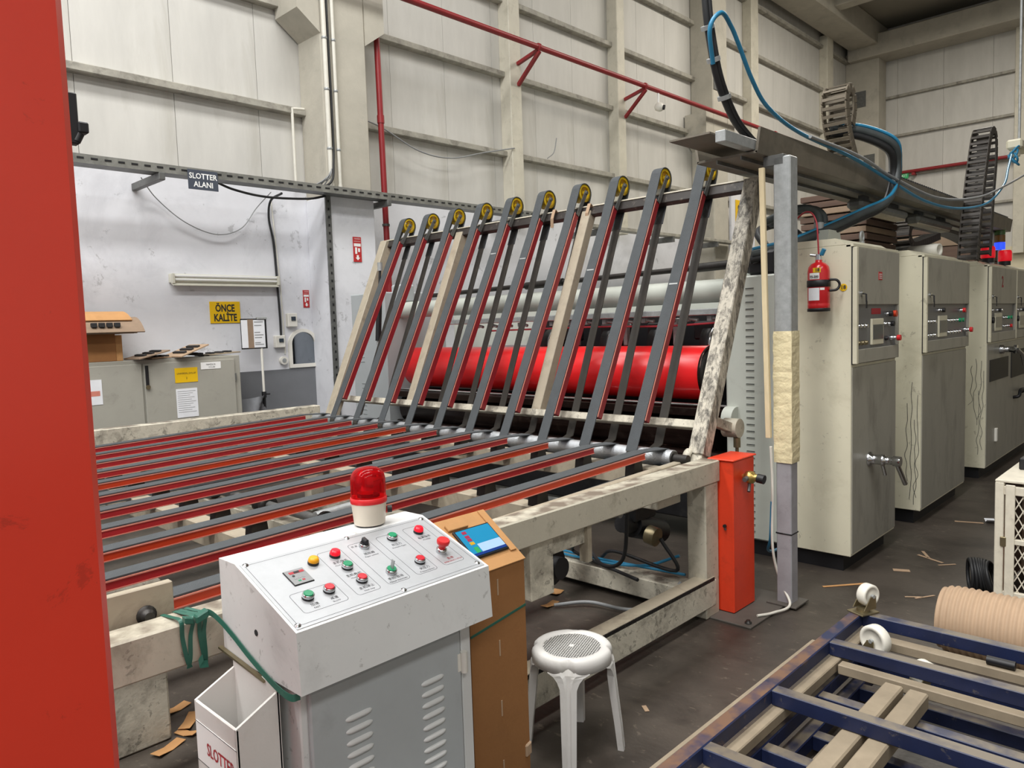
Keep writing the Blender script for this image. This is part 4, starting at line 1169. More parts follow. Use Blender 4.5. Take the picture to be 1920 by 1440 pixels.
def build_cabinets():
    c1 = cabinet(4.98, 5.855, 'front control cabinet holding the fire extinguisher and chrome crank', [panel_one])
    MB().box((5.40, CY-0.032, 1.93), (5.47, CY-0.03, 1.985)).build('label_plate', 'sign_red', c1)
    m = MB()
    for k in range(3):
        m.box((5.41, CY-0.0335, 1.94+k*0.013), (5.46, CY-0.032, 1.945+k*0.013))
    m.build('label_print', 'white', c1, kind='stuff')
    c2 = cabinet(6.49, 7.83, 'middle control cabinet with a cream side and a row of chrome buttons', [panel_two])
    c3 = cabinet(8.64, 11.05, 'far control cabinet with two doors numbered 2 and 1', [panel_three('2', 'print_red'), panel_three('1', 'print_black')])
    MB().box((8.75, CY-0.012, 0.98), (9.6, CY-0.002, 1.2)).build('dark_opening', 'black', c3)
    MB().box((9.75, CY-0.014, 0.95), (10.6, CY-0.002, 1.25)).build('dark_opening', 'black', c3)
    MB().tube(curve_pts([(9.9, CY, 0.72), (9.9, CY-0.06, 0.74), (10.0, CY-0.06, 0.80), (10.3, CY-0.06, 0.78), (10.35, CY, 0.74)]), 0.018, 8).build('pull_handle', 'black', c3)
    MB().box((9.0, CY-0.03, 0.34), (9.06, CY-0.004, 0.48), 0.006).build('pull_handle', 'frame_white', c3)
    MB().lathe((9.2, CY-0.002, 1.29), (0, -1, 0), [(0.045, 0), (0.045, 0.04), (0.03, 0.05), (0.03, 0.12), (0.045, 0.13), (0.045, 0.16)], 18).tube([(9.2, CY-0.16, 1.29), (9.27, CY-0.19, 1.24), (9.36, CY-0.2, 1.12)], 0.018, 8).build('crank', 'chrome', c3)
    # dried ink runs on the cabinet sides
    for cab, xs, runs in ((c2, 6.49, ((1.80, 1.05, 0.22), (1.815, 0.85, 0.16), (1.84, 1.15, 0.2), (1.87, 0.98, 0.35))),
                          (c3, 8.64, ((1.80, 1.1, 0.3), (1.82, 1.2, 0.55), (1.84, 0.9, 0.25), (1.90, 1.15, 0.75), (1.86, 1.22, 0.6)))):
        for y, za, zb in runs:
            n = 9
            pts = [(xs-0.0008, y+random.uniform(-0.008, 0.008)+0.03*(k/n)*random.uniform(-.4, 1), za+(zb-za)*k/n) for k in range(n+1)]
            MB().ribbon(curve_pts(pts, 4), (0, 1, 0), 0.0035, 0.0012).build('ink_run', 'print_black', cab)
    # chrome crank on the first cabinet
    k = thing('crank_lever', 'chrome crank lever on the lower front of the extinguisher cabinet', 'lever', (5.32, CY-0.01, 0.7))
    MB().lathe((5.30, CY-0.007, 0.72), (0, -1, 0), [(0.05, 0), (0.05, 0.012), (0.034, 0.02), (0.034, 0.075), (0.04, 0.08), (0.04, 0.10), (0.026, 0.105), (0.026, 0.15), (0.034, 0.155), (0.034, 0.20)], 24).build('hub', 'chrome', k)
    MB().tube([(5.30, CY-0.09, 0.70), (5.315, CY-0.095, 0.66), (5.33, CY-0.1, 0.615)], 0.013, 10).build('short_arm', 'chrome', k)
    MB().tube([(5.30, CY-0.18, 0.71), (5.35, CY-0.19, 0.64), (5.42, CY-0.20, 0.55)], 0.016, 10).build('long_arm', 'chrome', k)
    # lifting eye bolts
    for x in (5.68,):
        e = thing('eye_bolt', 'steel lifting eye on top of the extinguisher cabinet', 'eye bolt', (x, 1.95, 2.195), 'lifting eyes')
        MB().cyl((x, 1.95, 2.195), (x, 1.95, 2.225), 0.018, 12).build('stem', 'galv', e)
        ring = [(x+0.03*math.cos(a), 1.95, 2.258+0.034*math.sin(a)) for a in [2*PI*q/16 for q in range(17)]]
        MB().tube(ring, 0.009, 8).build('ring', 'galv', e)
    # cable gland box
    g = thing('cable_gland_box', 'grey gland box with two dark conduits on the extinguisher cabinet', 'gland box', (5.45, 2.15, 2.195))
    MB().prism([(5.32, 2.06, 2.195), (5.60, 2.06, 2.195), (5.56, 2.06, 2.30), (5.36, 2.06, 2.30)], (0, 0.18, 0)).build('box', 'machine_grey', g)
    for x in (5.41, 5.51):
        MB().cyl((x, 2.15, 2.30), (x, 2.15, 2.36), 0.034, 14).build('gland', 'galv', g)
        MB().tube(curve_pts([(x, 2.15, 2.35), (x-0.01, 2.16, 2.42), (x-0.07, 2.2, 2.46), (x-0.2, 2.28, 2.44), (x-0.35, 2.4, 2.36)]), 0.028, 12).build('conduit', 'hose_dark', g)
    # red beacons and signal tower on the far cabinet
    for x, y, wh in ((9.1, 1.87, 'above the door numbered 2'), (9.9, 1.87, 'below the signal tower')):
        b = thing('signal_beacon', 'lit red beacon on the far cabinet '+wh, 'beacon', (x, y, 2.195), 'red beacons on the numbered cabinet')
        MB().cyl((x, y, 2.195), (x, y, 2.24), 0.055, 18).build('base', 'black', b)
        MB().lathe((x, y, 2.24), (0, 0, 1), [(0.062, 0), (0.066, 0.01), (0.066, 0.10), (0.055, 0.12)], 20).build('lens', 'light_red', b)
    s = thing('signal_tower', 'signal tower with lit red and blue segments behind the beacons', 'signal tower', (10.3, 2.0, 2.195))
    MB().cyl((10.3, 2.0, 2.195), (10.3, 2.0, 2.40), 0.02, 12).build('pole', 'galv', s)
    for k, mm in enumerate(('light_blue', 'light_amber_off', 'light_green_off', 'light_red')):
        MB().cyl((10.3, 2.0, 2.40+k*0.085), (10.3, 2.0, 2.40+k*0.085+0.08), 0.055, 20).build('segment', mm, s)
    MB().cyl((10.3, 2.0, 2.74), (10.3, 2.0, 2.76), 0.056, 20).build('cap', 'black', s)
    # end of a pipe lying on the middle cabinet
    p = thing('pipe_end', 'open white pipe end lying on the middle cabinet', 'pipe', (7.5, 1.95, 2.195))
    MB().lathe((7.5, 1.93, 2.252), (-0.25, -1, 0), [(0.03, -0.25), (0.055, -0.25), (0.055, 0.02), (0.038, 0.02), (0.038, -0.2), (0.0, -0.2)], 22, cap=False).build('pipe', 'pipe_white', p)
    MB().lathe((7.72, 2.02, 2.197), (0, 0, 1), [(0.07, 0), (0.07, 0.04), (0.045, 0.08), (0.045, 0.12), (0.03, 0.13)], 18).build('elbow_fitting', 'machine_grey', p)
build_cabinets()

# ------------------------------------------------------------------ fire extinguisher
def build_extinguisher():
    x, y = 4.89, 1.945
    t = thing('fire_extinguisher', 'red fire extinguisher numbered 18 strapped to the cabinet side', 'extinguisher', (x, y, 1.73))
    b = MB().lathe((x, y, 0), (0, 0, 1), [(0.05, 1.735), (0.068, 1.74), (0.068, 1.775), (0.066, 1.78), (0.068, 1.785), (0.068, 1.985), (0.062, 2.015), (0.045, 2.035), (0.022, 2.045), (0.02, 2.06)], 32).build('cylinder', 'ext_red', t)
    MB().lathe((x, y, 0), (0, 0, 1), [(0.05, 1.728), (0.07, 1.73), (0.07, 1.745), (0.068, 1.75)], 32).build('base_ring', 'black', t)
    MB().cyl((x, y, 2.06), (x, y, 2.095), 0.02, 14).cyl((x, y, 2.085), (x-0.01, y+0.05, 2.095), 0.01, 8).build('valve', 'chrome', t)
    MB().cyl((x-0.005, y-0.02, 2.09), (x-0.01, y-0.04, 2.125), 0.014, 10).build('cap', 'light_blue' if False else 'hose_blue', t)
    MB().tube(curve_pts([(x, y, 2.09), (x, y+0.005, 2.2), (x+0.01, y+0.02, 2.31), (x+0.03, y+0.07, 2.375), (x+0.06, y+0.15, 2.36), (x+0.1, y+0.25, 2.25), (x+0.14, y+0.3, 2.05)]), 0.0055, 8).build('hose', 'hose_red', t)
    MB().lathe((x, y, 1.885), (0, 0, 1), [(0.0685, 0), (0.072, 0.002), (0.072, 0.043), (0.0685, 0.045)], 32, cap=False).build('strap', 'black', t)
    MB().tube(curve_pts([(x+0.0, y-0.07, 1.93), (x+0.01, y-0.11, 1.925), (x+0.02, y-0.125, 1.895), (x+0.01, y-0.11, 1.865), (x+0.0, y-0.07, 1.86)]), 0.008, 8).build('strap_buckle', 'black', t)
    MB().box((x+0.06, y-0.03, 1.78), (4.98, y+0.03, 2.0), 0.004).build('bracket', 'black', t)
    # printed labels wrapped on the cylinder
    def patch(name, a0, a1, z0, z1, m, r=0.0688):
        n = 10
        vs = []
        for k in range(n+1):
            a = math.radians(a0+(a1-a0)*k/n)
            for z in (z0, z1):
                vs.append((x+r*math.cos(a), y+r*math.sin(a), z))
        return MB().add(vs, [(2*k, 2*k+2, 2*k+3, 2*k+1) for k in range(n)], True).build(name, m, t)
    patch('label_white', 150, 205, 1.935, 1.975, 'white')
    patch('label_white', 140, 205, 1.80, 1.88, 'paper')
    patch('label_red_box', 208, 232, 1.865, 1.88, 'white')
    patch('sticker_yellow', 172, 212, 1.982-0.005, 2.012-0.005, 'sign_yellow', 0.0692)
    def wrap_text(s, size, ang, z, m):
        a = math.radians(ang)
        text(s, size, (x+0.0705*math.cos(a), y+0.0705*math.sin(a), z), (-math.sin(a), math.cos(a), 0), (0, 0, 1), m, t, bold=0.0008)
    a = math.radians(195)
    e = V((math.cos(a), math.sin(a), 0))
    text('18', 0.028, V((x, y, 1.993))+e*0.073, V((-math.sin(a), math.cos(a), 0)), (0, 0, 1), 'print_black', t, bold=0.001)
    a = math.radians(180)
    e = V((math.cos(a), math.sin(a), 0))
    text('FS-200', 0.02, V((x, y, 1.95))+e*0.0712, V((-math.sin(a), math.cos(a), 0)), (0, 0, 1), 'print_black', t, bold=0.0008)
    # round number sticker on the cabinet
    s = thing('number_sticker', 'round yellow 18 sticker on the cabinet beside the extinguisher', 'sticker', (4.979, 1.81, 1.86))
    MB().cyl((4.9795, 1.822, 1.878), (4.977, 1.822, 1.878), 0.024, 24).build('disc', 'sign_yellow', s)
    text('18', 0.034, (4.977, 1.822, 1.878), (0, -1, 0), (0, 0, 1), 'print_black', s, bold=0.001)
build_extinguisher()

# ------------------------------------------------------------------ steel post, gantry channel, cables
def build_gantry():
    t = thing('steel_post', 'galvanised square post wrapped in cream film beside the louvred frame', 'post', (4.23, 1.87, 0))
    MB().box((4.18, 1.82, 0.86), (4.28, 1.92, 2.606), 0.006).build('shaft', 'galv', t)
    MB().box((4.185, 1.825, 0.008), (4.275, 1.915, 0.88), 0.005).build('painted_foot', 'foot_grey', t)
    m = MB()
    n = 26
    vs = []
    for k in range(n+1):
        z = 0.855+0.765*k/n
        o = 0.001+0.003*random.random()
        for a, b in ((4.178-o, 1.818-o), (4.282+o, 1.818-o), (4.282+o, 1.922+o), (4.178-o, 1.922+o)):
            vs.append((a+random.uniform(-.002, .002), b+random.uniform(-.002, .002), z))
    m.add(vs, [(k*4+i, k*4+(i+1) % 4, k*4+4+(i+1) % 4, k*4+4+i) for k in range(n) for i in range(4)])
    m.build('film_wrap', 'wrap', t)
    MB().box((4.14, 1.78, 0.0115), (4.32, 1.96, 0.022), 0.002).build('base_plate', 'plate_floor', t)
    MB().lathe((4.23, 1.87, 0.43), (0, 0, 1), [(0.067, 0), (0.069, 0.004), (0.067, 0.008)], 4, cap=False).build('cable_tie', 'black', t)
    w = thing('wood_strip', 'thin pale wooden strip standing against the steel post', 'strip', (4.15, 1.95, 0.95))
    MB().beam((4.09, 1.945, 2.54), (4.155, 1.945, 1.0), 0.022, 0.03, up=(0, 1, 0), ch=0.002).build('strip', 'wood_pale', w)
    c = thing('post_cable', 'white cable running down the steel post onto the floor', 'cable', (4.2, 1.94, 0))
    MB().tube(curve_pts([(4.15, 1.93, 0.95), (4.17, 1.93, 0.7), (4.165, 1.93, 0.35), (4.2, 1.9, 0.14), (4.15, 1.82, 0.03), (4.0, 1.85, 0.02), (3.9, 1.9, 0.02)]), 0.008, 8).build('cable', 'pipe_white', c)
    h = thing('blue_air_hose', 'pale blue air hose looping from the steel post under the machine', 'hose', (4.5, 2.0, 0.3))
    MB().tube(curve_pts([(4.17, 1.935, 0.62), (4.18, 1.95, 0.4), (4.3, 2.02, 0.28), (4.6, 2.1, 0.2), (4.95, 2.2, 0.17)]), 0.009, 8).build('hose', 'hose_blue', h)
    # channel
    g = thing('gantry_channel', 'long dusty steel channel carrying cables above the cabinets', 'channel', (7, 2.1, 2.62))
    MB().box((4.05, 1.95, 2.62), (10.6, 2.33, 2.635), 0.002).build('bottom_plate', 'channel', g)
    MB().prism([(4.05, 1.95, 2.62), (4.05, 1.93, 2.76), (4.05, 1.945, 2.76), (4.05, 1.965, 2.63)], (6.55, 0, 0)).build('near_flange', 'channel', g)
    MB().prism([(4.05, 2.33, 2.62), (4.05, 2.35, 2.76), (4.05, 2.335, 2.76), (4.05, 2.315, 2.63)], (6.55, 0, 0)).build('far_flange', 'channel', g)
    for y in (2.05, 2.2):
        MB().box((4.05, y-0.004, 2.60), (10.6, y+0.004, 2.62)).build('stiffening_rib', 'galv_dark', g)
    MB().box((3.72, 1.97, 2.64), (4.5, 2.03, 2.70), 0.003).build('arm_tube', 'galv', g)
    MB().box((3.70, 2.05, 2.69), (4.3, 2.3, 2.70)).build('arm_plate', 'channel', g)
    MB().box((4.18, 1.86, 2.56), (4.3, 1.98, 2.62), 0.003).build('post_bracket', 'galv_dark', g)
    MB().box((10.45, 2.1, 2.196), (10.55, 2.2, 2.62), 0.004).build('rear_post', 'galv', g)
    m = MB()
    for k in range(70):
        x = 6.2+k*0.06
        m.box((x, 1.935, 2.755), (x+0.03, 2.02, 2.775))
    m.build('chain_guide', 'black_iron', g, kind='stuff')
    for x0, x1, wh in ((5.95, 7.05, 'above the middle cabinet'), (7.35, 8.45, 'nearer the tall cable chain')):
        l = thing('strip_light', 'unlit enclosed strip light under the gantry channel '+wh, 'light fixture', ((x0+x1)/2, 2.1, 2.5), 'strip lights under the channel')
        MB().obox(((x0+x1)/2, 2.1, 2.535), ((x1-x0)/2, 0, 0), (0, 0.06, 0), (0, 0, 0.04), 0.025).build('housing', 'galv_dark', l)
        MB().obox(((x0+x1)/2, 2.1, 2.495), ((x1-x0)/2-0.03, 0, 0), (0, 0.045, 0), (0, 0, 0.012), 0.008).build('diffuser', 'beam_beige', l)
        for x in (x0+0.2, x1-0.2):
            MB().box((x, 2.06, 2.575), (x+0.03, 2.14, 2.62)).build('hanger', 'galv_dark', l)
    # supply bundle from the roof
    b = thing('supply_cable', 'thick black cable bundle hanging from the roof onto the channel', 'cable', (4.0, 2.0, 2.72))
    base = [(3.2, 2.0, 9.9), (3.4, 2.0, 5.5), (3.55, 2.0, 3.7), (3.58, 2.0, 3.33), (3.62, 2.0, 3.15), (3.70, 2.0, 2.96), (3.85, 2.0, 2.80), (4.05, 2.02, 2.73), (4.3, 2.05, 2.69)]
    for dx, dy, r in ((0, 0, 0.017), (0.02, 0.015, 0.014), (0.012, -0.018, 0.012)):
        MB().tube(curve_pts([(p[0]+dx, p[1]+dy, p[2]) for p in base]), r, 10).build('cable', 'cable_black' if r != 0.014 else 'hose_dark', b)
    for p in ((3.605, 2.0, 3.2), (3.66, 2.0, 3.05), (3.77, 2.0, 2.88)):
        MB().cyl((p[0]-0.005, p[1], p[2]+0.01), (p[0]+0.005, p[1], p[2]-0.01), 0.036, 10).build('cable_tie', 'galv', b)
    # blue hose looping along the gantry
    h = thing('long_blue_hose', 'long blue hose looping from the roof cable over the cabinets', 'hose', (6.8, 1.9, 2.6))
    pts = [(3.58, 1.96, 3.0), (3.50, 1.93, 3.15), (3.56, 1.9, 3.23), (3.66, 1.9, 3.19), (3.74, 1.9, 3.12), (3.89, 1.9, 2.97), (4.08, 1.9, 2.86), (4.5, 1.9, 2.79), (5.37, 1.9, 2.76), (6.02, 1.88, 2.69), (6.8, 1.84, 2.6), (7.55, 1.78, 2.6), (8.4, 1.74, 2.72), (9.1, 1.74, 2.97), (9.6, 1.80, 3.2), (10.2, 1.88, 3.45)]
    MB().tube(curve_pts(pts, 6), 0.0115, 10).build('hose', 'hose_blue', h)
    h = thing('long_grey_hose', 'thin grey cable sagging beside the long blue hose', 'cable', (6.8, 1.88, 2.6))
    pts = [(4.6, 1.88, 2.78), (5.4, 1.87, 2.77), (6.1, 1.87, 2.71), (7.0, 1.80, 2.64), (7.9, 1.71, 2.72), (9.0, 1.70, 2.95), (10.6, 1.75, 3.3)]
    MB().tube(curve_pts(pts, 6), 0.011, 8).build('cable', 'cable_grey', h)
    v = thing('air_valve_unit', 'cream air valve with knotted blue hose hanging beyond the tall chain', 'valve', (10.6, 1.9, 3.5))
    MB().box((10.42, 1.82, 3.55), (10.9, 1.98, 3.66), 0.02).cyl((10.5, 1.9, 3.55), (10.5, 1.9, 3.47), 0.05, 14).build('body', 'cabinet_cream', v)
    MB().cyl((10.7, 1.9, 3.6), (10.7, 1.9, 9.95), 0.015, 8).build('hanger_rod', 'galv', v)
    for k in range(4):
        ring = [(10.42+0.08*math.cos(a), 1.9+0.05*math.sin(a+k), 3.42+0.03*k+0.06*math.sin(a)) for a in [2*PI*q/14 for q in range(15)]]
        MB().tube(ring, 0.012, 8).build('hose_knot', 'hose_blue', v)
    # energy chains: every link a piece
    def chain(name, label, pts, w, pitch, h, mm, side=V((0, 1, 0))):
        t = thing(name, label, 'cable chain', pts[0], 'energy chains on the gantry')
        P = curve_pts(pts, 12)
        acc, out = 0.0, []
        for a, b in zip(P, P[1:]):
            seg = (b-a).length
            while acc < seg:
                out.append((a+(b-a)*(acc/seg), (b-a).normalized()))
                acc += pitch
            acc -= seg
        proto = None
        for p, d in out:
            nrm = d.cross(side).normalized()
            sd = nrm.cross(d).normalized()
            if proto is None:
                m = MB()
                for s in (-1, 1):
                    m.obox((0, s*w/2, 0), (pitch*0.52, 0, 0), (0, 0.006, 0), (0, 0, h/2), 0.004)
                for s in (-1, 1):
                    m.obox((0, 0, s*h*0.42), (pitch*0.2, 0, 0), (0, w/2, 0), (0, 0, 0.005))
                proto = m.build('chain_link', mm, t, at=(0, 0, 0))
                o = proto
            else:
                o = proto.copy()
                COL.objects.link(o)
            o.parent = t
            o.matrix_local = Matrix.Translation(p-ORG[t]) @ Matrix((d, sd, nrm)).transposed().to_4x4()
        return t
    chain('cable_chain', 'dusty upright cable chain curling over the gantry channel',
          [(6.02, 2.15, 2.70), (5.9, 2.15, 2.86), (5.78, 2.15, 3.02), (5.72, 2.15, 3.16), (5.71, 2.15, 3.28), (5.77, 2.15, 3.345), (5.84, 2.15, 3.31), (5.86, 2.15, 3.22), (5.83, 2.15, 3.12)], 0.17, 0.055, 0.07, 'chain_dusty')
    chain('cable_chain', 'tall black cable chain standing over the numbered cabinet',
          [(8.25, 1.86, 2.21), (8.33, 1.86, 2.5), (8.45, 1.86, 2.85), (8.6, 1.86, 3.2), (8.72, 1.86, 3.42), (8.84, 1.86, 3.48), (8.94, 1.86, 3.42), (8.95, 1.86, 3.2), (8.85, 1.86, 2.8), (8.75, 1.86, 2.23)], 0.16, 0.07, 0.075, 'chain')
    chain('cable_chain', 'black cable chain lying in a loop above the middle unit',
          [(11.3, 2.5, 2.56), (10.5, 2.5, 2.63), (9.6, 2.5, 2.66), (8.9, 2.5, 2.65), (8.55, 2.5, 2.62), (8.43, 2.5, 2.54), (8.45, 2.5, 2.45), (8.6, 2.5, 2.40), (9.0, 2.5, 2.46), (9.5, 2.5, 2.55)], 0.16, 0.075, 0.08, 'chain')
    MB_sup = thing('chain_support', 'small steel stand holding the looped cable chain', 'stand', (9.0, 2.5, 2.05))
    MB().beam((8.7, 2.5, 2.05), (8.95, 2.5, 2.42), 0.05, 0.03).beam((9.3, 2.5, 2.05), (9.05, 2.5, 2.44), 0.05, 0.03).build('leg_frame', 'steel_dark', MB_sup)
    # bundle of dark hoses from the chain to the first unit
    b = thing('hose_bundle', 'bundle of dark hoses curving from the chain down to the machine top', 'hose', (5.3, 2.2, 2.3))
    base = [(5.80, 2.2, 3.12), (5.98, 2.2, 3.10), (6.15, 2.2, 3.0), (6.25, 2.2, 2.86), (6.2, 2.2, 2.7), (6.0, 2.2, 2.56), (5.75, 2.22, 2.46), (5.45, 2.28, 2.34), (5.2, 2.35, 2.24), (5.0, 2.45, 2.18)]
    # loops hang clear of the channel on the camera side
    for k, (dx, dy, dz, r, mm) in enumerate(((0, -0.33, 0, 0.013, 'hose_blue'), (0.03, -0.31, -0.02, 0.026, 'hose_dark'), (-0.03, -0.32, -0.04, 0.028, 'hose_dark'), (0.0, -0.28, -0.07, 0.03, 'cable_grey'), (-0.05, -0.3, -0.08, 0.024, 'cable_black'))):
        pts = []
        for q, p in enumerate(base):
            f = max(0.0, min(1.0, (q-0)/2.0))*max(0.0, 1-max(0, q-5)/4)
            pts.append((p[0]+dx, p[1]+dy*f, p[2]+dz))
        MB().tube(curve_pts(pts, 6), r, 10).build('hose', mm, b)
    # dark clutter on top of the first unit
    single(MB().tube(curve_pts([(5.1, 2.4, 2.2), (5.2, 2.5, 2.32), (5.4, 2.45, 2.38), (5.55, 2.35, 2.3), (5.4, 2.3, 2.2)]), 0.03, 10),
           'black_hose_coil', 'cable_black', 'loose black hose heaped behind the steel post', 'hose', (5.3, 2.4, 2.19))
build_gantry()

# ------------------------------------------------------------------ cardboard stacks on the machine
def build_stacks():
    def stack(x0, x1, y0, y1, z0, z1, label, n):
        t = thing('sheet_stack', label, 'cardboard stack', ((x0+x1)/2, (y0+y1)/2, z0))
        h = (z1-z0)/n
        for k in range(n):
            o = random.uniform(-0.02, 0.02)
            MB().box((x0+o, y0+o, z0+k*h), (x1+o, y1+o, z0+(k+1)*h-0.012), 0.004).build('sheet_bundle', 'cardboard_brown' if k % 3 else 'cardboard_grey', t)
    stack(7.05, 7.88, 2.39, 2.98, 2.052, 2.82, 'brown stack of cardboard sheets behind the hose bundle', 12)
    stack(11.9, 13.5, 2.6, 4.4, 2.052, 3.0, 'dark brown stack of cardboard behind the signal tower', 5)
build_stacks()

# ================================================================== FOREGROUND
def build_pillar():
    t = thing('red_press_frame', 'tall glossy red machine frame standing beside the control desk', 'machine frame', (0.26, 1.56, 0))
    MB().box((0.10, 1.40, 0), (0.42, 1.72, 3.6), 0.012).build('casing', 'pillar_red', t)
    b = thing('sensor_bracket', 'small black sensor bracket behind the edge of the red frame', 'sensor', (0.93, 3.0, 2.4))
    MB().box((0.885, 3.0, 2.40), (0.92, 3.04, 2.58), 0.004).build('arm', 'black', b)
    MB().box((0.915, 2.99, 2.44), (0.95, 3.03, 2.48), 0.005).cyl((0.925, 3.01, 2.44), (0.91, 3.01, 2.41), 0.014, 12).build('sensor_head', 'black', b)
    MB().cyl((0.89, 3.03, 2.56), (0.86, 3.03, 9.9), 0.012, 8).build('drop_rod', 'black', b)
build_pillar()

X0, X1 = 0.905, 1.567
PS = V((0, -0.942, -0.335)).normalized()
PN = V((0, PS.z, -PS.y))
def P(u, v, h=0.0):
    return V((X0+u, 1.915, 1.061))+PS*v+PN*h

def build_desk():
    t = thing('control_desk', 'white control desk with push buttons and a vented grey door', 'control desk', (1.23, 1.85, 0))
    a, b = P(0, -0.042), P(0, 0.29)
    MB().prism([(X0, 2.05, 0.80), (X0, 2.05, 1.074), (X0, a.y, a.z), (X0, b.y, b.z), (X0, 1.632, 0.805)], (X1-X0, 0, 0)).build('hood', 'white_paint', t, 'sloping white hood')
    MB().box((0.935, 1.70, 0.0), (1.52, 2.04, 0.802), 0.004).build('cabinet_body', 'white_paint', t)
    d = MB().box((0.955, 1.682, 0.05), (1.475, 1.70, 0.775), 0.004).build('door', 'grey_door', t, 'grey vented door')
    MB().box((1.48, 1.686, 0.0), (1.52, 1.70, 0.79), 0.003).build('door_jamb', 'white_paint', t)
    MB().cyl((1.481, 1.676, 0.645), (1.481, 1.676, 0.71), 0.011, 12).box((1.46, 1.68, 0.65), (1.481, 1.684, 0.705)).build('hinge', 'frame_white', d)
    lv = MB().add([], [])
    lv = MB()
    n = 14
    vs = []
    for k in range(n+1):
        s = -1+2*k/n
        e = max(0, 1-s**6)
        for q in range(5):
            aa = PI*q/4
            vs.append((s*0.043, -0.009*math.sin(aa)*(0.15+0.85*e), 0.0085*math.cos(aa)*(0.4+0.6*e)))
    lv.add(vs, [(k*5+q, k*5+q+1, k*5+5+q+1, k*5+5+q) for k in range(n) for q in range(4)], True)
    first = None
    for cx in (1.10, 1.36):
        for k in range(12):
            z = 0.662-0.034*k
            if first is None:
                first = lv.build('louver', 'white_paint', d, at=(0, 0, 0))
                o = first
            else:
                o = first.copy(); COL.objects.link(o)
            o.parent = d
            o.location = V((cx, 1.683, z))-ORG[d]
            o.rotation_euler = (0, -0.0, 0)
    # engraved button panel
    pl = MB().obox(P(0.33, 0.125, 0.001), (0.322, 0, 0), PS*0.156, PN*0.001).build('button_panel', 'panel_alu', t, 'brushed aluminium button panel')
    ln = MB()
    def line(u0, v0, u1, v1, w=0.0012):
        p, q = P(u0, v0, 0.0022), P(u1, v1, 0.0022)
        dd = (q-p)
        sd = dd.cross(PN).normalized()*w/2
        ln.add([p-sd, q-sd, q+sd, p+sd], [(0, 1, 2, 3)])
    def frame(u0, v0, u1, v1, r=0.010):
        line(u0+r, v0, u1-r, v0); line(u0+r, v1, u1-r, v1)
        line(u0, v0+r, u0, v1-r); line(u1, v0+r, u1, v1-r)
        for cu, cv, a0 in ((u0+r, v0+r, PI), (u1-r, v0+r, 1.5*PI), (u1-r, v1-r, 0), (u0+r, v1-r, 0.5*PI)):
            for k in range(3):
                a1, a2 = a0+PI/2*k/3, a0+PI/2*(k+1)/3
                line(cu+r*math.cos(a1), cv+r*math.sin(a1), cu+r*math.cos(a2), cv+r*math.sin(a2))
    frame(0.018, -0.02, 0.642, 0.27, 0.012)
    frame(0.22, 0.014, 0.297, 0.235); frame(0.325, 0.013, 0.402, 0.233)
    frame(0.428, 0.013, 0.506, 0.232); frame(0.535, 0.008, 0.615, 0.230)
    frame(0.056, 0.150, 0.190, 0.237)
    ln.build('panel_lines', 'print_black', pl)
    for u, v in ((0.638, -0.021), (0.349, -0.023), (0.347, 0.271), (0.017, 0.268), (0.637, 0.264), (0.022, -0.022)):
        MB().lathe(P(u, v, 0.002), PN, [(0.0085, 0), (0.0085, 0.001), (0.0055, 0.001), (0.005, 0.004), (0.002, 0.005)], 14).build('panel_screw', 'chrome', pl)
    xd, yd = V((1, 0, 0)), -PS
    def caption(u, v, a, b, m='print_black'):
        text(a, 0.0125, P(u, v, 0.002), xd, yd, m, pl, 'caption', 0.0006)
        text(b, 0.0085, P(u, v+0.0135, 0.002), xd, yd, m, pl, 'caption', 0.0006)
    def button(u, v, m, name='push_button'):
        o = MB().lathe(P(u, v, 0.002), PN, [(0.0155, 0), (0.0155, 0.005), (0.0165, 0.006), (0.0165, 0.012), (0.014, 0.014)], 26).build(name, 'chrome', t)
        MB().lathe(P(u, v, 0.002), PN, [(0.0162, 0), (0.0162, 0.004)], 26).build('gasket', 'black', o)
        MB().lathe(P(u, v, 0.002), PN, [(0.0135, 0.012), (0.0135, 0.0155), (0.012, 0.0165)], 24).build('button_cap', m, o)
    def lamp(u, v, m):
        o = MB().lathe(P(u, v, 0.002), PN, [(0.016, 0), (0.016, 0.008)], 26).build('indicator_lamp', 'black', t)
        MB().lathe(P(u, v, 0.002), PN, [(0.0155, 0.006), (0.0155, 0.013), (0.013, 0.019), (0.008, 0.0205)], 24).build('lens', m, o)
    lamp(0.19, 0.049, 'btn_yellow')
    lamp(0.265, 0.043, 'lamp_red'); caption(0.263, 0.076, '主机指示', 'Host Indicator')
    button(0.265, 0.109, 'btn_green'); caption(0.263, 0.146, '主机启动', 'Host start')
    button(0.267, 0.180, 'btn_red'); caption(0.263, 0.211, '主机停止', 'Host stop')
    button(0.096, 0.181, 'btn_green'); caption(0.098, 0.213, '加速', 'FAST')
    button(0.161, 0.180, 'btn_red'); caption(0.157, 0.213, '减速', 'SLOW')
    button(0.476, 0.037, 'btn_green'); caption(0.470, 0.071, '开压力', 'Pressure Open')
    button(0.476, 0.179, 'btn_red'); caption(0.470, 0.211, '关压力', 'Pressure Down')
    lamp(0.577, 0.042, 'lamp_red'); caption(0.577, 0.074, '电源指示', 'POWER')
    # black selector
    s = MB().lathe(P(0.371, 0.038, 0.002), PN, [(0.0165, 0), (0.0165, 0.010), (0.014, 0.012)], 26).build('selector_switch', 'chrome', t)
    MB().obox(P(0.371, 0.038, 0.02), (0.0065, 0, 0), PS*0.0125, PN*0.010, 0.003).cyl(P(0.371, 0.038, 0.008), P(0.371, 0.038, 0.016), 0.0135, 22).build('selector_knob', 'black', s)
    caption(0.365, 0.075, '送纸器', 'Paper control')
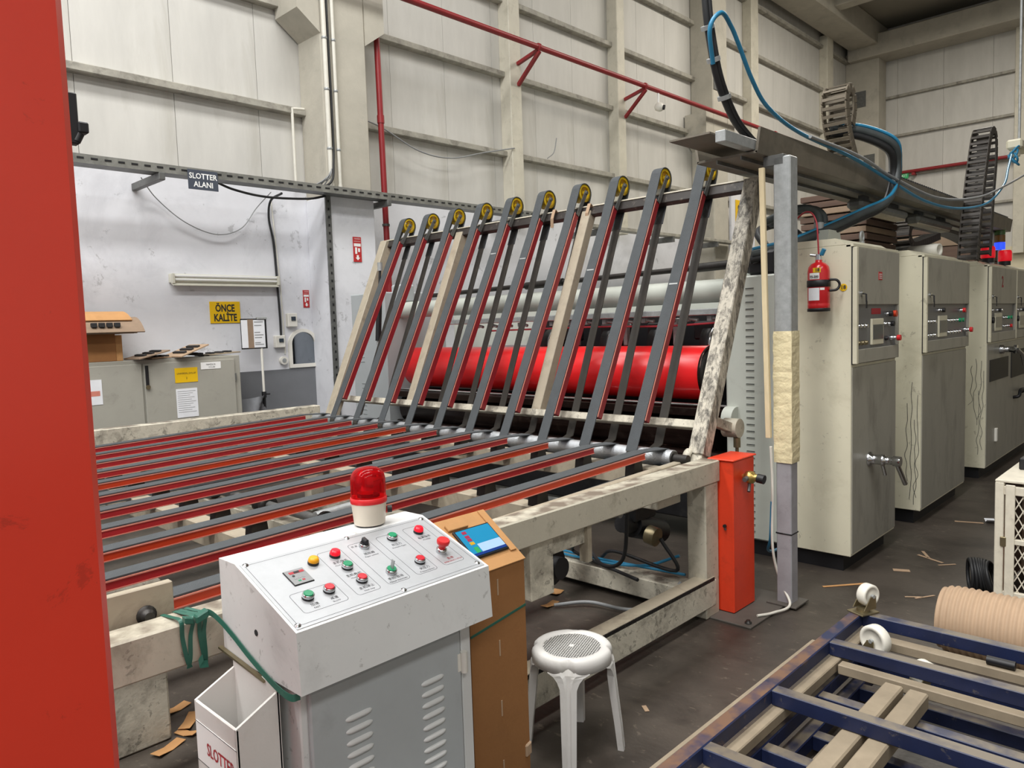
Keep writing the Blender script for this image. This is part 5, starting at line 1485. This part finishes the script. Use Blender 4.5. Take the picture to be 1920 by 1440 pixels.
    text('开 关', 0.010, P(0.343, 0.028, 0.002), xd, yd, 'print_black', pl, 'caption', 0.0006)
    # green key selector
    s = MB().lathe(P(0.365, 0.185, 0.002), PN, [(0.0165, 0), (0.0165, 0.010), (0.014, 0.012)], 26).build('key_switch', 'chrome', t)
    MB().cyl(P(0.365, 0.185, 0.010), P(0.365, 0.185, 0.017), 0.0135, 22).build('key_barrel', 'btn_green', s)
    MB().obox(P(0.365, 0.185, 0.030), (0.0015, 0, 0), PS*0.006, PN*0.014, 0.0).build('key', 'galv', s)
    caption(0.363, 0.212, '手动/自动', 'Manual Automatic')
    # emergency stop
    s = MB().lathe(P(0.572, 0.165, 0.002), PN, [(0.0165, 0), (0.0165, 0.012), (0.012, 0.014)], 26).build('emergency_stop', 'chrome', t)
    MB().lathe(P(0.572, 0.165, 0.002), PN, [(0.011, 0.012), (0.011, 0.022), (0.019, 0.03), (0.0205, 0.036), (0.0205, 0.041), (0.018, 0.0445)], 28).build('mushroom_head', 'estop', s)
    caption(0.577, 0.205, '急停', 'EMERGENCY STOP', 'print_red')
    # small inverter keypad
    k = MB().obox(P(0.121, 0.0885, 0.003), (0.0305, 0, 0), PS*0.0345, PN*0.002, 0.0015).build('keypad', 'black', t)
    MB().obox(P(0.121, 0.0885, 0.0052), (0.0285, 0, 0), PS*0.0325, PN*0.0004).build('keypad_face', 'cable_grey', k)
    MB().obox(P(0.124, 0.070, 0.0060), (0.022, 0, 0), PS*0.005, PN*0.0003).build('readout', 'print_red', k)
    MB().obox(P(0.124, 0.070, 0.0066), (0.008, 0, 0), PS*0.004, PN*0.0003).build('digits', 'print_black', k)
    MB().lathe(P(0.108, 0.084, 0.0056), PN, [(0.004, 0), (0.004, 0.001)], 12).build('dial', 'black', k)
    for q in range(5):
        MB().obox(P(0.108+0.012*(q % 3)+0.006*(q // 3), 0.096+0.012*(q // 3), 0.0058), (0.004, 0, 0), PS*0.003, PN*0.0004).build('key_pad', ('cable_grey', 'cable_grey', 'cable_grey', 'btn_green', 'print_red')[q], k)
    MB().lathe((X0-0.0005, 1.85, 0.91), (-1, 0, 0), [(0.009, 0), (0.009, 0.001)], 10).build('chip_mark', 'print_black', t)
build_desk()

def build_beacon():
    x, y, z = 1.385, 2.0, 1.076
    t = thing('warning_beacon', 'red rotating beacon with a cream base on top of the control desk', 'beacon', (x, y, z))
    MB().lathe((x, y, z), (0, 0, 1), [(0.048, 0.004), (0.050, 0.008), (0.056, 0.072), (0.0565, 0.076)], 36).build('base', 'beacon_cream', t)
    MB().lathe((x, y, z), (0, 0, 1), [(0.044, 0), (0.044, 0.005)], 30).build('gasket', 'black', t)
    MB().lathe((x, y, z), (0, 0, 1), [(0.058, 0.074), (0.059, 0.078), (0.059, 0.09), (0.057, 0.092)], 36).build('collar', 'estop', t)
    m = MB()
    prof = [(0.056, 0.09), (0.0565, 0.12), (0.056, 0.15), (0.053, 0.163), (0.046, 0.175), (0.034, 0.184), (0.018, 0.188), (0.002, 0.189)]
    m.lathe((x, y, z), (0, 0, 1), prof, 36, cap=False)
    m.build('dome', 'red_lens', t, 'transparent red dome')
    i = MB().cyl((x, y, z+0.085), (x, y, z+0.10), 0.03, 20).build('lamp_holder', 'black', t)
    MB().lathe((x, y, z), (0, 0, 1), [(0.012, 0.10), (0.014, 0.12), (0.012, 0.138), (0.004, 0.145)], 16).build('bulb', 'btn_yellow', t)
    n = 12
    vs = []
    for k in range(n+1):
        a = PI*0.35+PI*1.1*k/n
        for q, (r, zz) in enumerate(((0.026, 0.10), (0.036, 0.12), (0.038, 0.14), (0.030, 0.16))):
            vs.append((x+r*math.cos(a), y+r*math.sin(a), z+zz))
    MB().add(vs, [(k*4+q, k*4+q+1, k*4+5+q, k*4+4+q) for k in range(n) for q in range(3)], True).build('reflector', 'chrome', t)
    MB().cyl((x+0.05, y-0.03, z+0.045), (x+0.062, y-0.038, z+0.045), 0.012, 14).build('cable_plug', 'black', t)
build_beacon()

def build_strap_and_bin():
    t = thing('document_bin', 'white open file bin marked SLOTTER hung on the control desk', 'file bin', (0.845, 1.86, 0.3))
    xo, xi, ya, yb = 0.785, 0.905, 1.745, 1.985
    th = 0.008
    zb = 0.33
    MB().box((xo, ya, zb), (xo+th, yb, 0.728), 0.002).build('outer_wall', 'plastic_white', t)
    MB().box((xi-th, ya, zb), (xi, yb, 0.80), 0.002).build('inner_wall', 'plastic_white', t)
    for y in (ya, yb-th):
        MB().prism([(xo, y, zb), (xi, y, zb), (xi, y, 0.785), (xo, y, 0.728)], (0, th, 0)).build('end_wall', 'plastic_white', t)
    MB().box((xo, ya, zb-0.008), (xi, yb, zb)).build('bottom', 'plastic_white', t)
    lab = MB().box((xo-0.0015, ya+0.005, 0.565), (xo-0.0001, yb-0.005, 0.675)).build('label_strip', 'white', t)
    text('SLOTTER', 0.048, (xo-0.0015, 1.84, 0.615), (0, -1, 0), (0, 0, 1), 'print_red', t, sx=0.8, bold=0.0008, lift=0.001)
    MB().box((xo-0.002, ya, 0.565), (xo-0.0014, yb, 0.5665)).box((xo-0.002, ya, 0.6735), (xo-0.0014, yb, 0.675)).build('label_rule', 'print_black', t)
    c = thing('crumpled_rag', 'dark crumpled rag lying inside the white file bin', 'rag', (0.84, 1.86, 0.33))
    m = MB()
    m.lathe((0.842, 1.83, 0.332), (0.1, 0.05, 1), [(0.035, 0), (0.042, 0.08), (0.03, 0.2), (0.04, 0.27), (0.02, 0.3), (0.003, 0.31)], 9)
    m.build('cloth', 'foam_black', c)
    # steel bracket rod of the bin
    MB().beam((0.897, 2.06, 0.815), (0.897, 1.80, 0.795), 0.012, 0.006).build('hanger_bar', 'brass_steel', t)
    # green band tied to the beam
    s = thing('green_strap', 'green plastic strap tying the control desk to the table beam', 'strap', (0.88, 1.95, 0.8))
    MB().ribbon(curve_pts([(0.85, 2.09, 0.915), (0.875, 2.075, 0.92), (0.893, 2.05, 0.90), (0.899, 1.98, 0.87), (0.898, 1.88, 0.835), (0.898, 1.76, 0.80), (0.899, 1.68, 0.79), (0.92, 1.665, 0.79)]), (0.15, 0.2, 1), 0.017, 0.0022).build('band', 'tape_green', s)
    for k, (x, dx) in enumerate(((0.80, 0.015), (0.835, -0.01), (0.85, 0.012), (0.868, 0.0))):
        MB().ribbon(curve_pts([(x, 2.215, 0.90), (x+0.004, 2.16, 0.906), (x+0.008, 2.10, 0.908), (x+dx*0.5, 2.094, 0.86), (x+dx, 2.092, 0.80), (x+dx*1.6, 2.094, 0.77)]), (1, 0, 0.1), 0.012, 0.0015).build('loop', 'tape_green', s)
    MB().obox((0.855, 2.075, 0.915), (0.018, 0, 0.006), (0, 0.014, 0), (0, 0, 0.012), 0.004).obox((0.82, 2.08, 0.912), (0.012, 0, -0.004), (0, 0.012, 0), (0, 0, 0.01), 0.003).build('knot', 'tape_green', s)
    MB().ribbon(curve_pts([(0.858, 2.088, 0.79), (0.845, 2.085, 0.775), (0.87, 2.085, 0.768)]), (0, 0.3, 1), 0.02, 0.002).build('loop', 'tape_green', s)
build_strap_and_bin()

def build_tablet_box():
    t = thing('tall_carton', 'tall brown cardboard box with a sloping top beside the control desk', 'box', (1.7, 1.85, 0))
    x0, x1 = 1.578, 1.84
    MB().prism([(x0, 1.75, 0.0), (x0, 1.75, 0.895), (x0, 1.95, 1.034), (x0, 1.95, 0.0)], (x1-x0, 0, 0)).build('carton', 'cardboard_dark', t)
    e = V((0, 0.2, 0.139)).normalized()
    nn = V((0, -e.z, e.y))
    def T(x, s, h=0.0):
        return V((x, 1.75, 0.897))+e*s+nn*h
    MB().obox(T((x0+x1)/2, 0.12, 0.003), ((x1-x0)/2+0.003, 0, 0), e*0.124, nn*0.003, 0.001).build('lid', 'cardboard', t, 'lighter sloping lid')
    MB().obox(T(1.675, 0.20, 0.011), (0.045, 0, 0), e*0.014, nn*0.005, 0.002).build('handle_flap', 'cardboard', t)
    MB().obox(T(1.82, 0.14, 0.009), (0.014, 0, 0), e*0.10, nn*0.003, 0.001).build('edge_flap', 'cardboard', t)
    MB().ribbon([(x0, 1.7485, 0.70), (x1, 1.7485, 0.735), (x1+0.0015, 1.752, 0.735), (x1+0.0015, 1.95, 0.735)], (0, 0, 1), 0.008, 0.002).build('green_tie', 'tape_green', t)
    for z in (0.84, 0.63, 0.42, 0.21):
        MB().box((1.705, 1.7475, z-0.035), (1.711, 1.7496, z+0.02), 0.0005).build('staple_strip', 'kraft', t)
    MB().obox((1.83, 1.748, 0.215), (0.014, 0, 0.004), (0, 0.006, 0), (0.0, 0, 0.022), 0.004).build('torn_corner', 'kraft', t)
    d = thing('tablet', 'tablet with a blue screen lying on the tall cardboard box', 'tablet', T(1.72, 0.1))
    c = T(1.722, 0.115, 0.011)
    MB().obox(c, (0.083, 0, 0), e*0.064, nn*0.0045, 0.002).build('case', 'black', d)
    def S(u0, u1, s0, s1, m, name, h=0.0052):
        MB().obox(c+V(((u0+u1)/2, 0, 0))+e*(s0+s1)/2+nn*h, ((u1-u0)/2, 0, 0), e*(s1-s0)/2, nn*0.0003).build(name, m, d)
    S(-0.077, 0.077, -0.057, 0.058, 'screen_blue', 'screen')
    S(-0.030, 0.077, -0.048, -0.012, 'screen_pale', 'screen_pane', 0.0058)
    S(-0.077, 0.077, -0.057, -0.047, 'screen_navy', 'task_bar', 0.006)
    for q, (m, s) in enumerate((('icon_red', 0.045), ('icon_red', 0.026), ('icon_red', 0.012), ('icon_gold', -0.004), ('icon_green', -0.028), ('icon_green', -0.04))):
        S(-0.055, -0.036, s-0.006, s+0.006, m, 'icon', 0.0058)
build_tablet_box()

def build_stool():
    cx, cy, H = 2.24, 1.88, 0.42
    t = thing('plastic_stool', 'white plastic stool with a perforated seat beside the cardboard box', 'stool', (cx, cy, 0))
    feet = [V((2.075-cx, 1.77-cy, 0)), V((2.351-cx, 1.715-cy, 0)), V((2.405-cx, 1.99-cy, 0)), V((2.13-cx, 2.045-cy, 0))]
    ang = [math.atan2(f.y, f.x) for f in feet]
    n = 96
    def rr(a, r):
        k = 0.0
        for b in ang:
            d = abs((a-b+PI) % (2*PI)-PI)
            if d < 0.16:
                k = max(k, math.cos(d/0.16*PI/2))
        return r-0.012*k
    prof = [(0.114, -0.012), (0.117, -0.003), (0.123, 0.0), (0.138, 0.002), (0.151, -0.001), (0.158, -0.008), (0.162, -0.02), (0.163, -0.055), (0.158, -0.055), (0.156, -0.022)]
    vs, fs = [], []
    for r, h in prof:
        for i in range(n):
            a = 2*PI*i/n
            r2 = rr(a, r) if r > 0.14 else r
            vs.append((cx+r2*math.cos(a), cy+r2*math.sin(a), H+h))
    for k in range(len(prof)-1):
        for i in range(n):
            fs.append((k*n+i, k*n+(i+1) % n, (k+1)*n+(i+1) % n, (k+1)*n+i))
    MB().add(vs, fs, True).build('seat_rim', 'plastic_white', t)
    # perforated centre: lattice of bars
    m = MB()
    R = 0.1155
    for th in (math.radians(20), math.radians(110)):
        d = V((math.cos(th), math.sin(th), 0)); s = V((-d.y, d.x, 0))
        k = -R+0.004
        while k < R:
            half = math.sqrt(R*R-k*k)
            m.obox(V((cx, cy, H-0.008))+s*k, d*half, s*0.0034, (0, 0, 0.002))
            k += 0.0098
    m.build('seat_mesh', 'plastic_white', t, kind='stuff')
    MB().cyl((cx, cy, H-0.011), (cx, cy, H-0.0045), 0.011, 16).build('seat_boss', 'plastic_white', t)
    for f, a in zip(feet, ang):
        d = V((math.cos(a), math.sin(a), 0)); s = V((-d.y, d.x, 0))
        rows = []
        for z, r, w, dep in ((H-0.030, 0.152, 0.060, 0.008), (H-0.046, 0.160, 0.085, 0.008), (H-0.056, 0.1645, 0.085, 0.010), (H-0.066, 0.1655, 0.060, 0.016), (H-0.084, 0.167, 0.044, 0.022), (H-0.11, 0.170, 0.033, 0.028), (H-0.2, 0.179, 0.031, 0.028), (0.1, 0.192, 0.029, 0.026), (0.0, 0.2, 0.027, 0.024)):
            c = V((cx, cy, z))+d*r
            def arc(k, rad):
                q = a+k*w/r
                return V((cx+rad*math.cos(q), cy+rad*math.sin(q), z))
            rows.append([arc(-1, r), arc(-0.35, r+0.003), arc(-0.15, r-0.003), arc(0.15, r-0.003), arc(0.35, r+0.003), arc(1, r), arc(0.92, r-dep), arc(-0.92, r-dep)])
        vs = [p for r_ in rows for p in r_]
        q = 8
        fs = [(k*q+i, k*q+(i+1) % q, (k+1)*q+(i+1) % q, (k+1)*q+i) for k in range(len(rows)-1) for i in range(q)]
        fs = [f_[::-1] for f_ in fs]
        fs += [tuple(range(q)), tuple(range((len(rows)-1)*q, len(rows)*q))[::-1]]
        MB().add(vs, fs).build('leg', 'plastic_white', t)
build_stool()

# ------------------------------------------------------------------ blue trolleys
def build_trolleys():
    def trolley(label, x0, x1, y0, y1, z, bars, woods, rim='blue_paint', group=None):
        t = thing('trolley_frame', label, 'trolley', ((x0+x1)/2, (y0+y1)/2, max(0, z-0.06)), 'stacked trolley frames')
        s, h = 0.055, 0.058
        MB().box((x0, y1-s, z-h), (x1, y1, z), 0.004).build('side_rail', rim, t)
        MB().box((x0, y0, z-h), (x1, y0+s, z), 0.004).build('side_rail', rim, t)
        for x in bars:
            b = MB().box((x-s/2, y0+s, z-h), (x+s/2, y1-s, z-0.001), 0.003).build('crossbar', 'blue_paint', t)
        for (a, b2, c, d) in woods:
            MB().box((a, c, z-h-0.045), (b2, d, z-h-0.002), 0.004).build('wood_slat', 'wood_grey', t)
        return t
    x0, x1, y0, y1 = 1.35, 3.63, -0.05, 1.275
    top = trolley('topmost blue trolley frame with a rusty side rail', x0, x1, y0, y1, 0.30, (2.13, 2.64, 3.2, 3.60), ((x0, 3.55, 1.17, 1.215), (3.11, 3.16, 0.0, 1.16), (2.05, 2.09, 0.0, 1.16), (3.47, 3.53, 0.0, 1.1)), 'blue_rust')
    mid = trolley('blue trolley frame under the topmost one with grey wooden slats', x0+0.05, x1-0.06, y0, y1-0.05, 0.175, (1.95, 2.45, 2.95, 3.42), ((2.45, 2.52, 0.0, 0.0),)[:0])
    for xs in ((2.15, 3.08),):
        for y in (0.84, 0.93):
            MB().box((xs[0], y-0.035, 0.178), (xs[1], y+0.035, 0.24), 0.006).build('wood_slat', 'wood_grey', mid)
    MB().box((2.2, 0.30, 0.178), (3.08, 0.37, 0.24), 0.006).build('wood_slat', 'wood_grey', mid)
    low = trolley('lowest blue trolley frame resting on the floor', x0+0.12, x1-0.14, y0, y1-0.09, 0.085, (1.8, 2.3, 2.8, 3.3), ())
    MB().box((2.25, 0.6, 0.0865), (2.33, 1.05, 0.116), 0.004).build('wood_slat', 'wood_grey', low)
    MB().box((2.25, 0.98, 0.0865), (2.7, 1.05, 0.116), 0.004).build('wood_slat', 'wood_grey', low)
    # wooden batten along the outer edge
    single(MB().beam((1.3, 1.30, 0.27), (3.2, 1.295, 0.27), 0.02, 0.02, ch=0.003), 'edge_batten', 'wood_grey',
           'thin pale batten lying along the rusty trolley rail', 'batten', (2.2, 1.3, 0.26))
    # swivel casters, wheels up
    def caster(x, y, z, yaw, label, r=0.052):
        t = thing('caster', label, 'caster', (x, y, z), 'upturned casters')
        d = V((math.cos(yaw), math.sin(yaw), 0)); s = V((-d.y, d.x, 0))
        c = V((x, y, z))
        MB().obox(c+V((0, 0, 0.004)), d*0.055, s*0.045, (0, 0, 0.004), 0.002).build('top_plate', 'brass_steel', t)
        MB().cyl(c+V((0, 0, 0.008)), c+V((0, 0, 0.022)), 0.03, 20).build('swivel', 'brass_steel', t)
        wc = c+d*0.03+V((0, 0, 0.03+r*0.95))
        for q in (-1, 1):
            MB().prism([c+s*q*0.03+d*-0.03+V((0, 0, 0.02)), c+s*q*0.03+d*0.045+V((0, 0, 0.02)), wc+s*q*0.03+d*0.015, wc+s*q*0.03-d*0.018], s*q*0.004).build('fork', 'brass_steel', t)
        w = MB().lathe(wc, s, [(0.016, -0.022), (r*0.7, -0.02), (r*0.72, -0.024), (r*0.92, -0.024), (r, -0.018), (r, 0.018), (r*0.92, 0.024), (r*0.72, 0.024), (r*0.7, 0.02), (0.016, 0.022)], 32).build('wheel', 'caster_white', t)
        MB().cyl(wc-s*0.036, wc+s*0.036, 0.009, 10).build('axle', 'galv', t)
    caster(3.60, 1.225, 0.30, -0.4, 'white caster wheel upturned on the far corner of the trolley', 0.052)
    caster(3.40, 1.13, 0.176, -1.9, 'large white caster wheel upturned between the trolley crossbars', 0.066)
    caster(3.38, 0.93, 0.086, -0.6, 'white caster half hidden under the trolley crossbar', 0.056)
    single(MB().cyl((3.50, 0.70, 0.259), (3.50, 0.60, 0.259), 0.018, 12), 'black_roller', 'black', 'short black roller lying on the trolley', 'roller', (3.49, 0.65, 0.2))
build_trolleys()

# ------------------------------------------------------------------ roll, cage, coil
def build_right():
    n, R = 60, 0.165
    prof = []
    L = 1.25
    k = int(L/0.0052)
    for i in range(k+1):
        h = L*i/k
        r = R-0.02*math.exp(-h/0.03)+0.0042*math.cos(2*PI*h/0.030)
        prof.append((r, -h))
    m = MB().lathe((4.12, 1.02, R+0.004), (0, 1, 0), [(0.03, 0.0)]+prof, 48)
    t = thing('corrugated_roll', 'beige roll of corrugated cardboard lying behind the trolleys', 'roll', (4.12, 0.4, 0))
    m.build('paper_roll', 'kraft', t)
    # mesh cage
    x0, x1, ya, yb, H = 4.98, 5.75, 0.97, -0.2, 0.715
    c = thing('mesh_cage', 'cream wire mesh cage cabinet behind the corrugated roll', 'cage', (5.3, 0.4, 0))
    s = 0.045
    for x in (x0, x1-s):
        for y in (ya-s, yb):
            MB().box((x, y, 0), (x+s, y+s, H), 0.004).build('corner_post', 'mesh_cream', c)
    MB().box((x0, yb, H), (x1, ya, H+0.015), 0.003).build('top_sheet', 'mesh_cream', c)
    for z in (0.03, 0.36, H-0.07):
        MB().box((x0, yb+s, z), (x0+0.03, ya-s, z+(0.03 if z == 0.36 else 0.05)), 0.003).build('front_rail', 'mesh_cream', c)
    MB().box((x0-0.008, ya-s-0.055, 0.02), (x0+0.002, ya-s-0.008, H-0.01), 0.003).build('door_stile', 'mesh_cream', c)
    MB().box((x0-0.012, ya-0.06, 0.345), (x0+0.002, ya-0.03, 0.40), 0.003).build('latch', 'brass_steel', c)
    w = MB()
    zz0, zz1 = 0.05, H-0.04
    yy0, yy1 = yb+s, ya-s-0.05
    st = 0.042
    q = -40
    slope = 2.0
    hgt = zz1-zz0
    y = yy0-hgt/slope
    while y < yy1+hgt/slope:
        for sg in (1, -1):
            pa = (y, zz0) if sg > 0 else (y, zz0)
            # clip the slanted wire to the panel
            pts = []
            for kk in range(0, 61):
                z = zz0+hgt*kk/60
                yy = y+sg*(z-zz0)/slope
                if yy0 <= yy <= yy1:
                    pts.append((x0+0.015+sg*0.002, yy, z))
            if len(pts) > 3:
                w.beam(pts[0], pts[-1], 0.006, 0.003, up=(1, 0, 0))
        y += st
    w.build('wire_mesh', 'mesh_cream', c, kind='stuff')
    MB().box((x0+0.03, yb, 0.02), (x1-s, yb+0.01, H)).build('side_sheet', 'cardboard_brown', c)
    MB().box((x0+s, ya-0.012, 0.02), (x1-s, ya-0.004, H)).build('side_sheet', 'cardboard_brown', c)
    o = thing('orange_vest', 'orange cloth bundle stored inside the mesh cage', 'vest', (5.25, 0.72, 0.05))
    MB().lathe((5.25, 0.72, 0.0), (0, 0, 1), [(0.10, 0.02), (0.14, 0.1), (0.1, 0.25), (0.13, 0.38), (0.05, 0.5), (0.01, 0.52)], 14).build('bundle', 'orange_vest', o)
    b = thing('black_toolbox', 'black steel block lying on the mesh cage', 'block', (5.5, 0.85, H+0.015))
    MB().box((5.35, 0.7, H+0.015), (5.72, 0.92, H+0.085), 0.006).build('block', 'black_iron', b)
    MB().box((5.4, 0.75, H+0.085), (5.6, 0.88, H+0.1), 0.004).build('lid_plate', 'galv_dark', b)
    # coil of black hose
    co = thing('hose_coil', 'coil of black hose on the floor against the mesh cage', 'hose', (5.12, 1.09, 0))
    for k in range(7):
        a0 = 0.25*k
        y0 = 1.0+0.02*k
        ring = [(5.12+0.03*math.sin(a0*2)+0.09*math.cos(a)*(1-0.03*k), y0+0.03*math.sin(a+a0), 0.102+0.09*math.sin(a)) for a in [2*PI*q/24 for q in range(25)]]
        MB().tube(ring, 0.011, 8).build('loop', 'cable_black', co)
build_right()

# ------------------------------------------------------------------ scraps on the floor
def build_scraps():
    def scrap(x, y, l, w, rz, m, label, group='cardboard scraps on the floor', cat='scrap', lift=0.0):
        d = V((math.cos(rz), math.sin(rz), 0)); s = V((-d.y, d.x, 0))
        b = MB()
        b.ribbon([V((x, y, 0.003))-d*l/2+V((0, 0, lift)), V((x, y, 0.003)), V((x, y, 0.003))+d*l/2+V((0, 0, lift*0.5))], s, w, 0.002)
        single(b, 'scrap', m, label, cat, (x, y, 0), group)
    lb = 'small cardboard scrap on the dark floor below the belt table'
    for x, y, l, w, r in ((1.28, 3.44, 0.12, 0.05, 0.3), (1.27, 3.28, 0.16, 0.05, 0.9), (1.22, 3.19, 0.1, 0.04, 2.0), (1.12, 3.13, 0.14, 0.05, 0.4), (3.5, 3.06, 0.1, 0.07, 0.2), (3.32, 2.95, 0.13, 0.05, 0.1), (2.9, 2.9, 0.06, 0.03, 1.0)):
        scrap(x, y, l, w, r, 'cardboard', lb, lift=0.012)
    scrap(2.66, 1.82, 0.05, 0.02, 0.9, 'kraft', 'small pale scrap on the floor in front of the plastic stool', None)
    scrap(4.74, 1.73, 0.28, 0.022, 2.45, 'cardboard', 'long thin cardboard strip behind the upturned caster', None)
    lb = 'thin cardboard strip on the floor beside the control cabinets'
    for x, y, l, w, r in ((5.25, 1.545, 0.1, 0.045, 2.0), (5.7, 1.52, 0.16, 0.02, 0.5), (5.62, 1.47, 0.2, 0.02, 1.1), (4.83, 1.29, 0.14, 0.012, 2.6), (4.79, 1.34, 0.1, 0.012, 2.2), (6.8, 1.5, 0.2, 0.03, 1.9), (5.55, 1.35, 0.12, 0.015, 2.4)):
        scrap(x, y, l, w, r, 'kraft', lb, 'cardboard strips beside the cabinets')
    scrap(6.9, 1.37, 0.12, 0.07, 0.4, 'paper', 'crumpled white paper on the floor beyond the cage', None, 'paper', 0.03)
    scrap(4.0, 1.93, 0.03, 0.015, 0.4, 'paper', 'tiny white chip lying on the steel floor plate', None, 'chip', 0.0)
build_scraps()
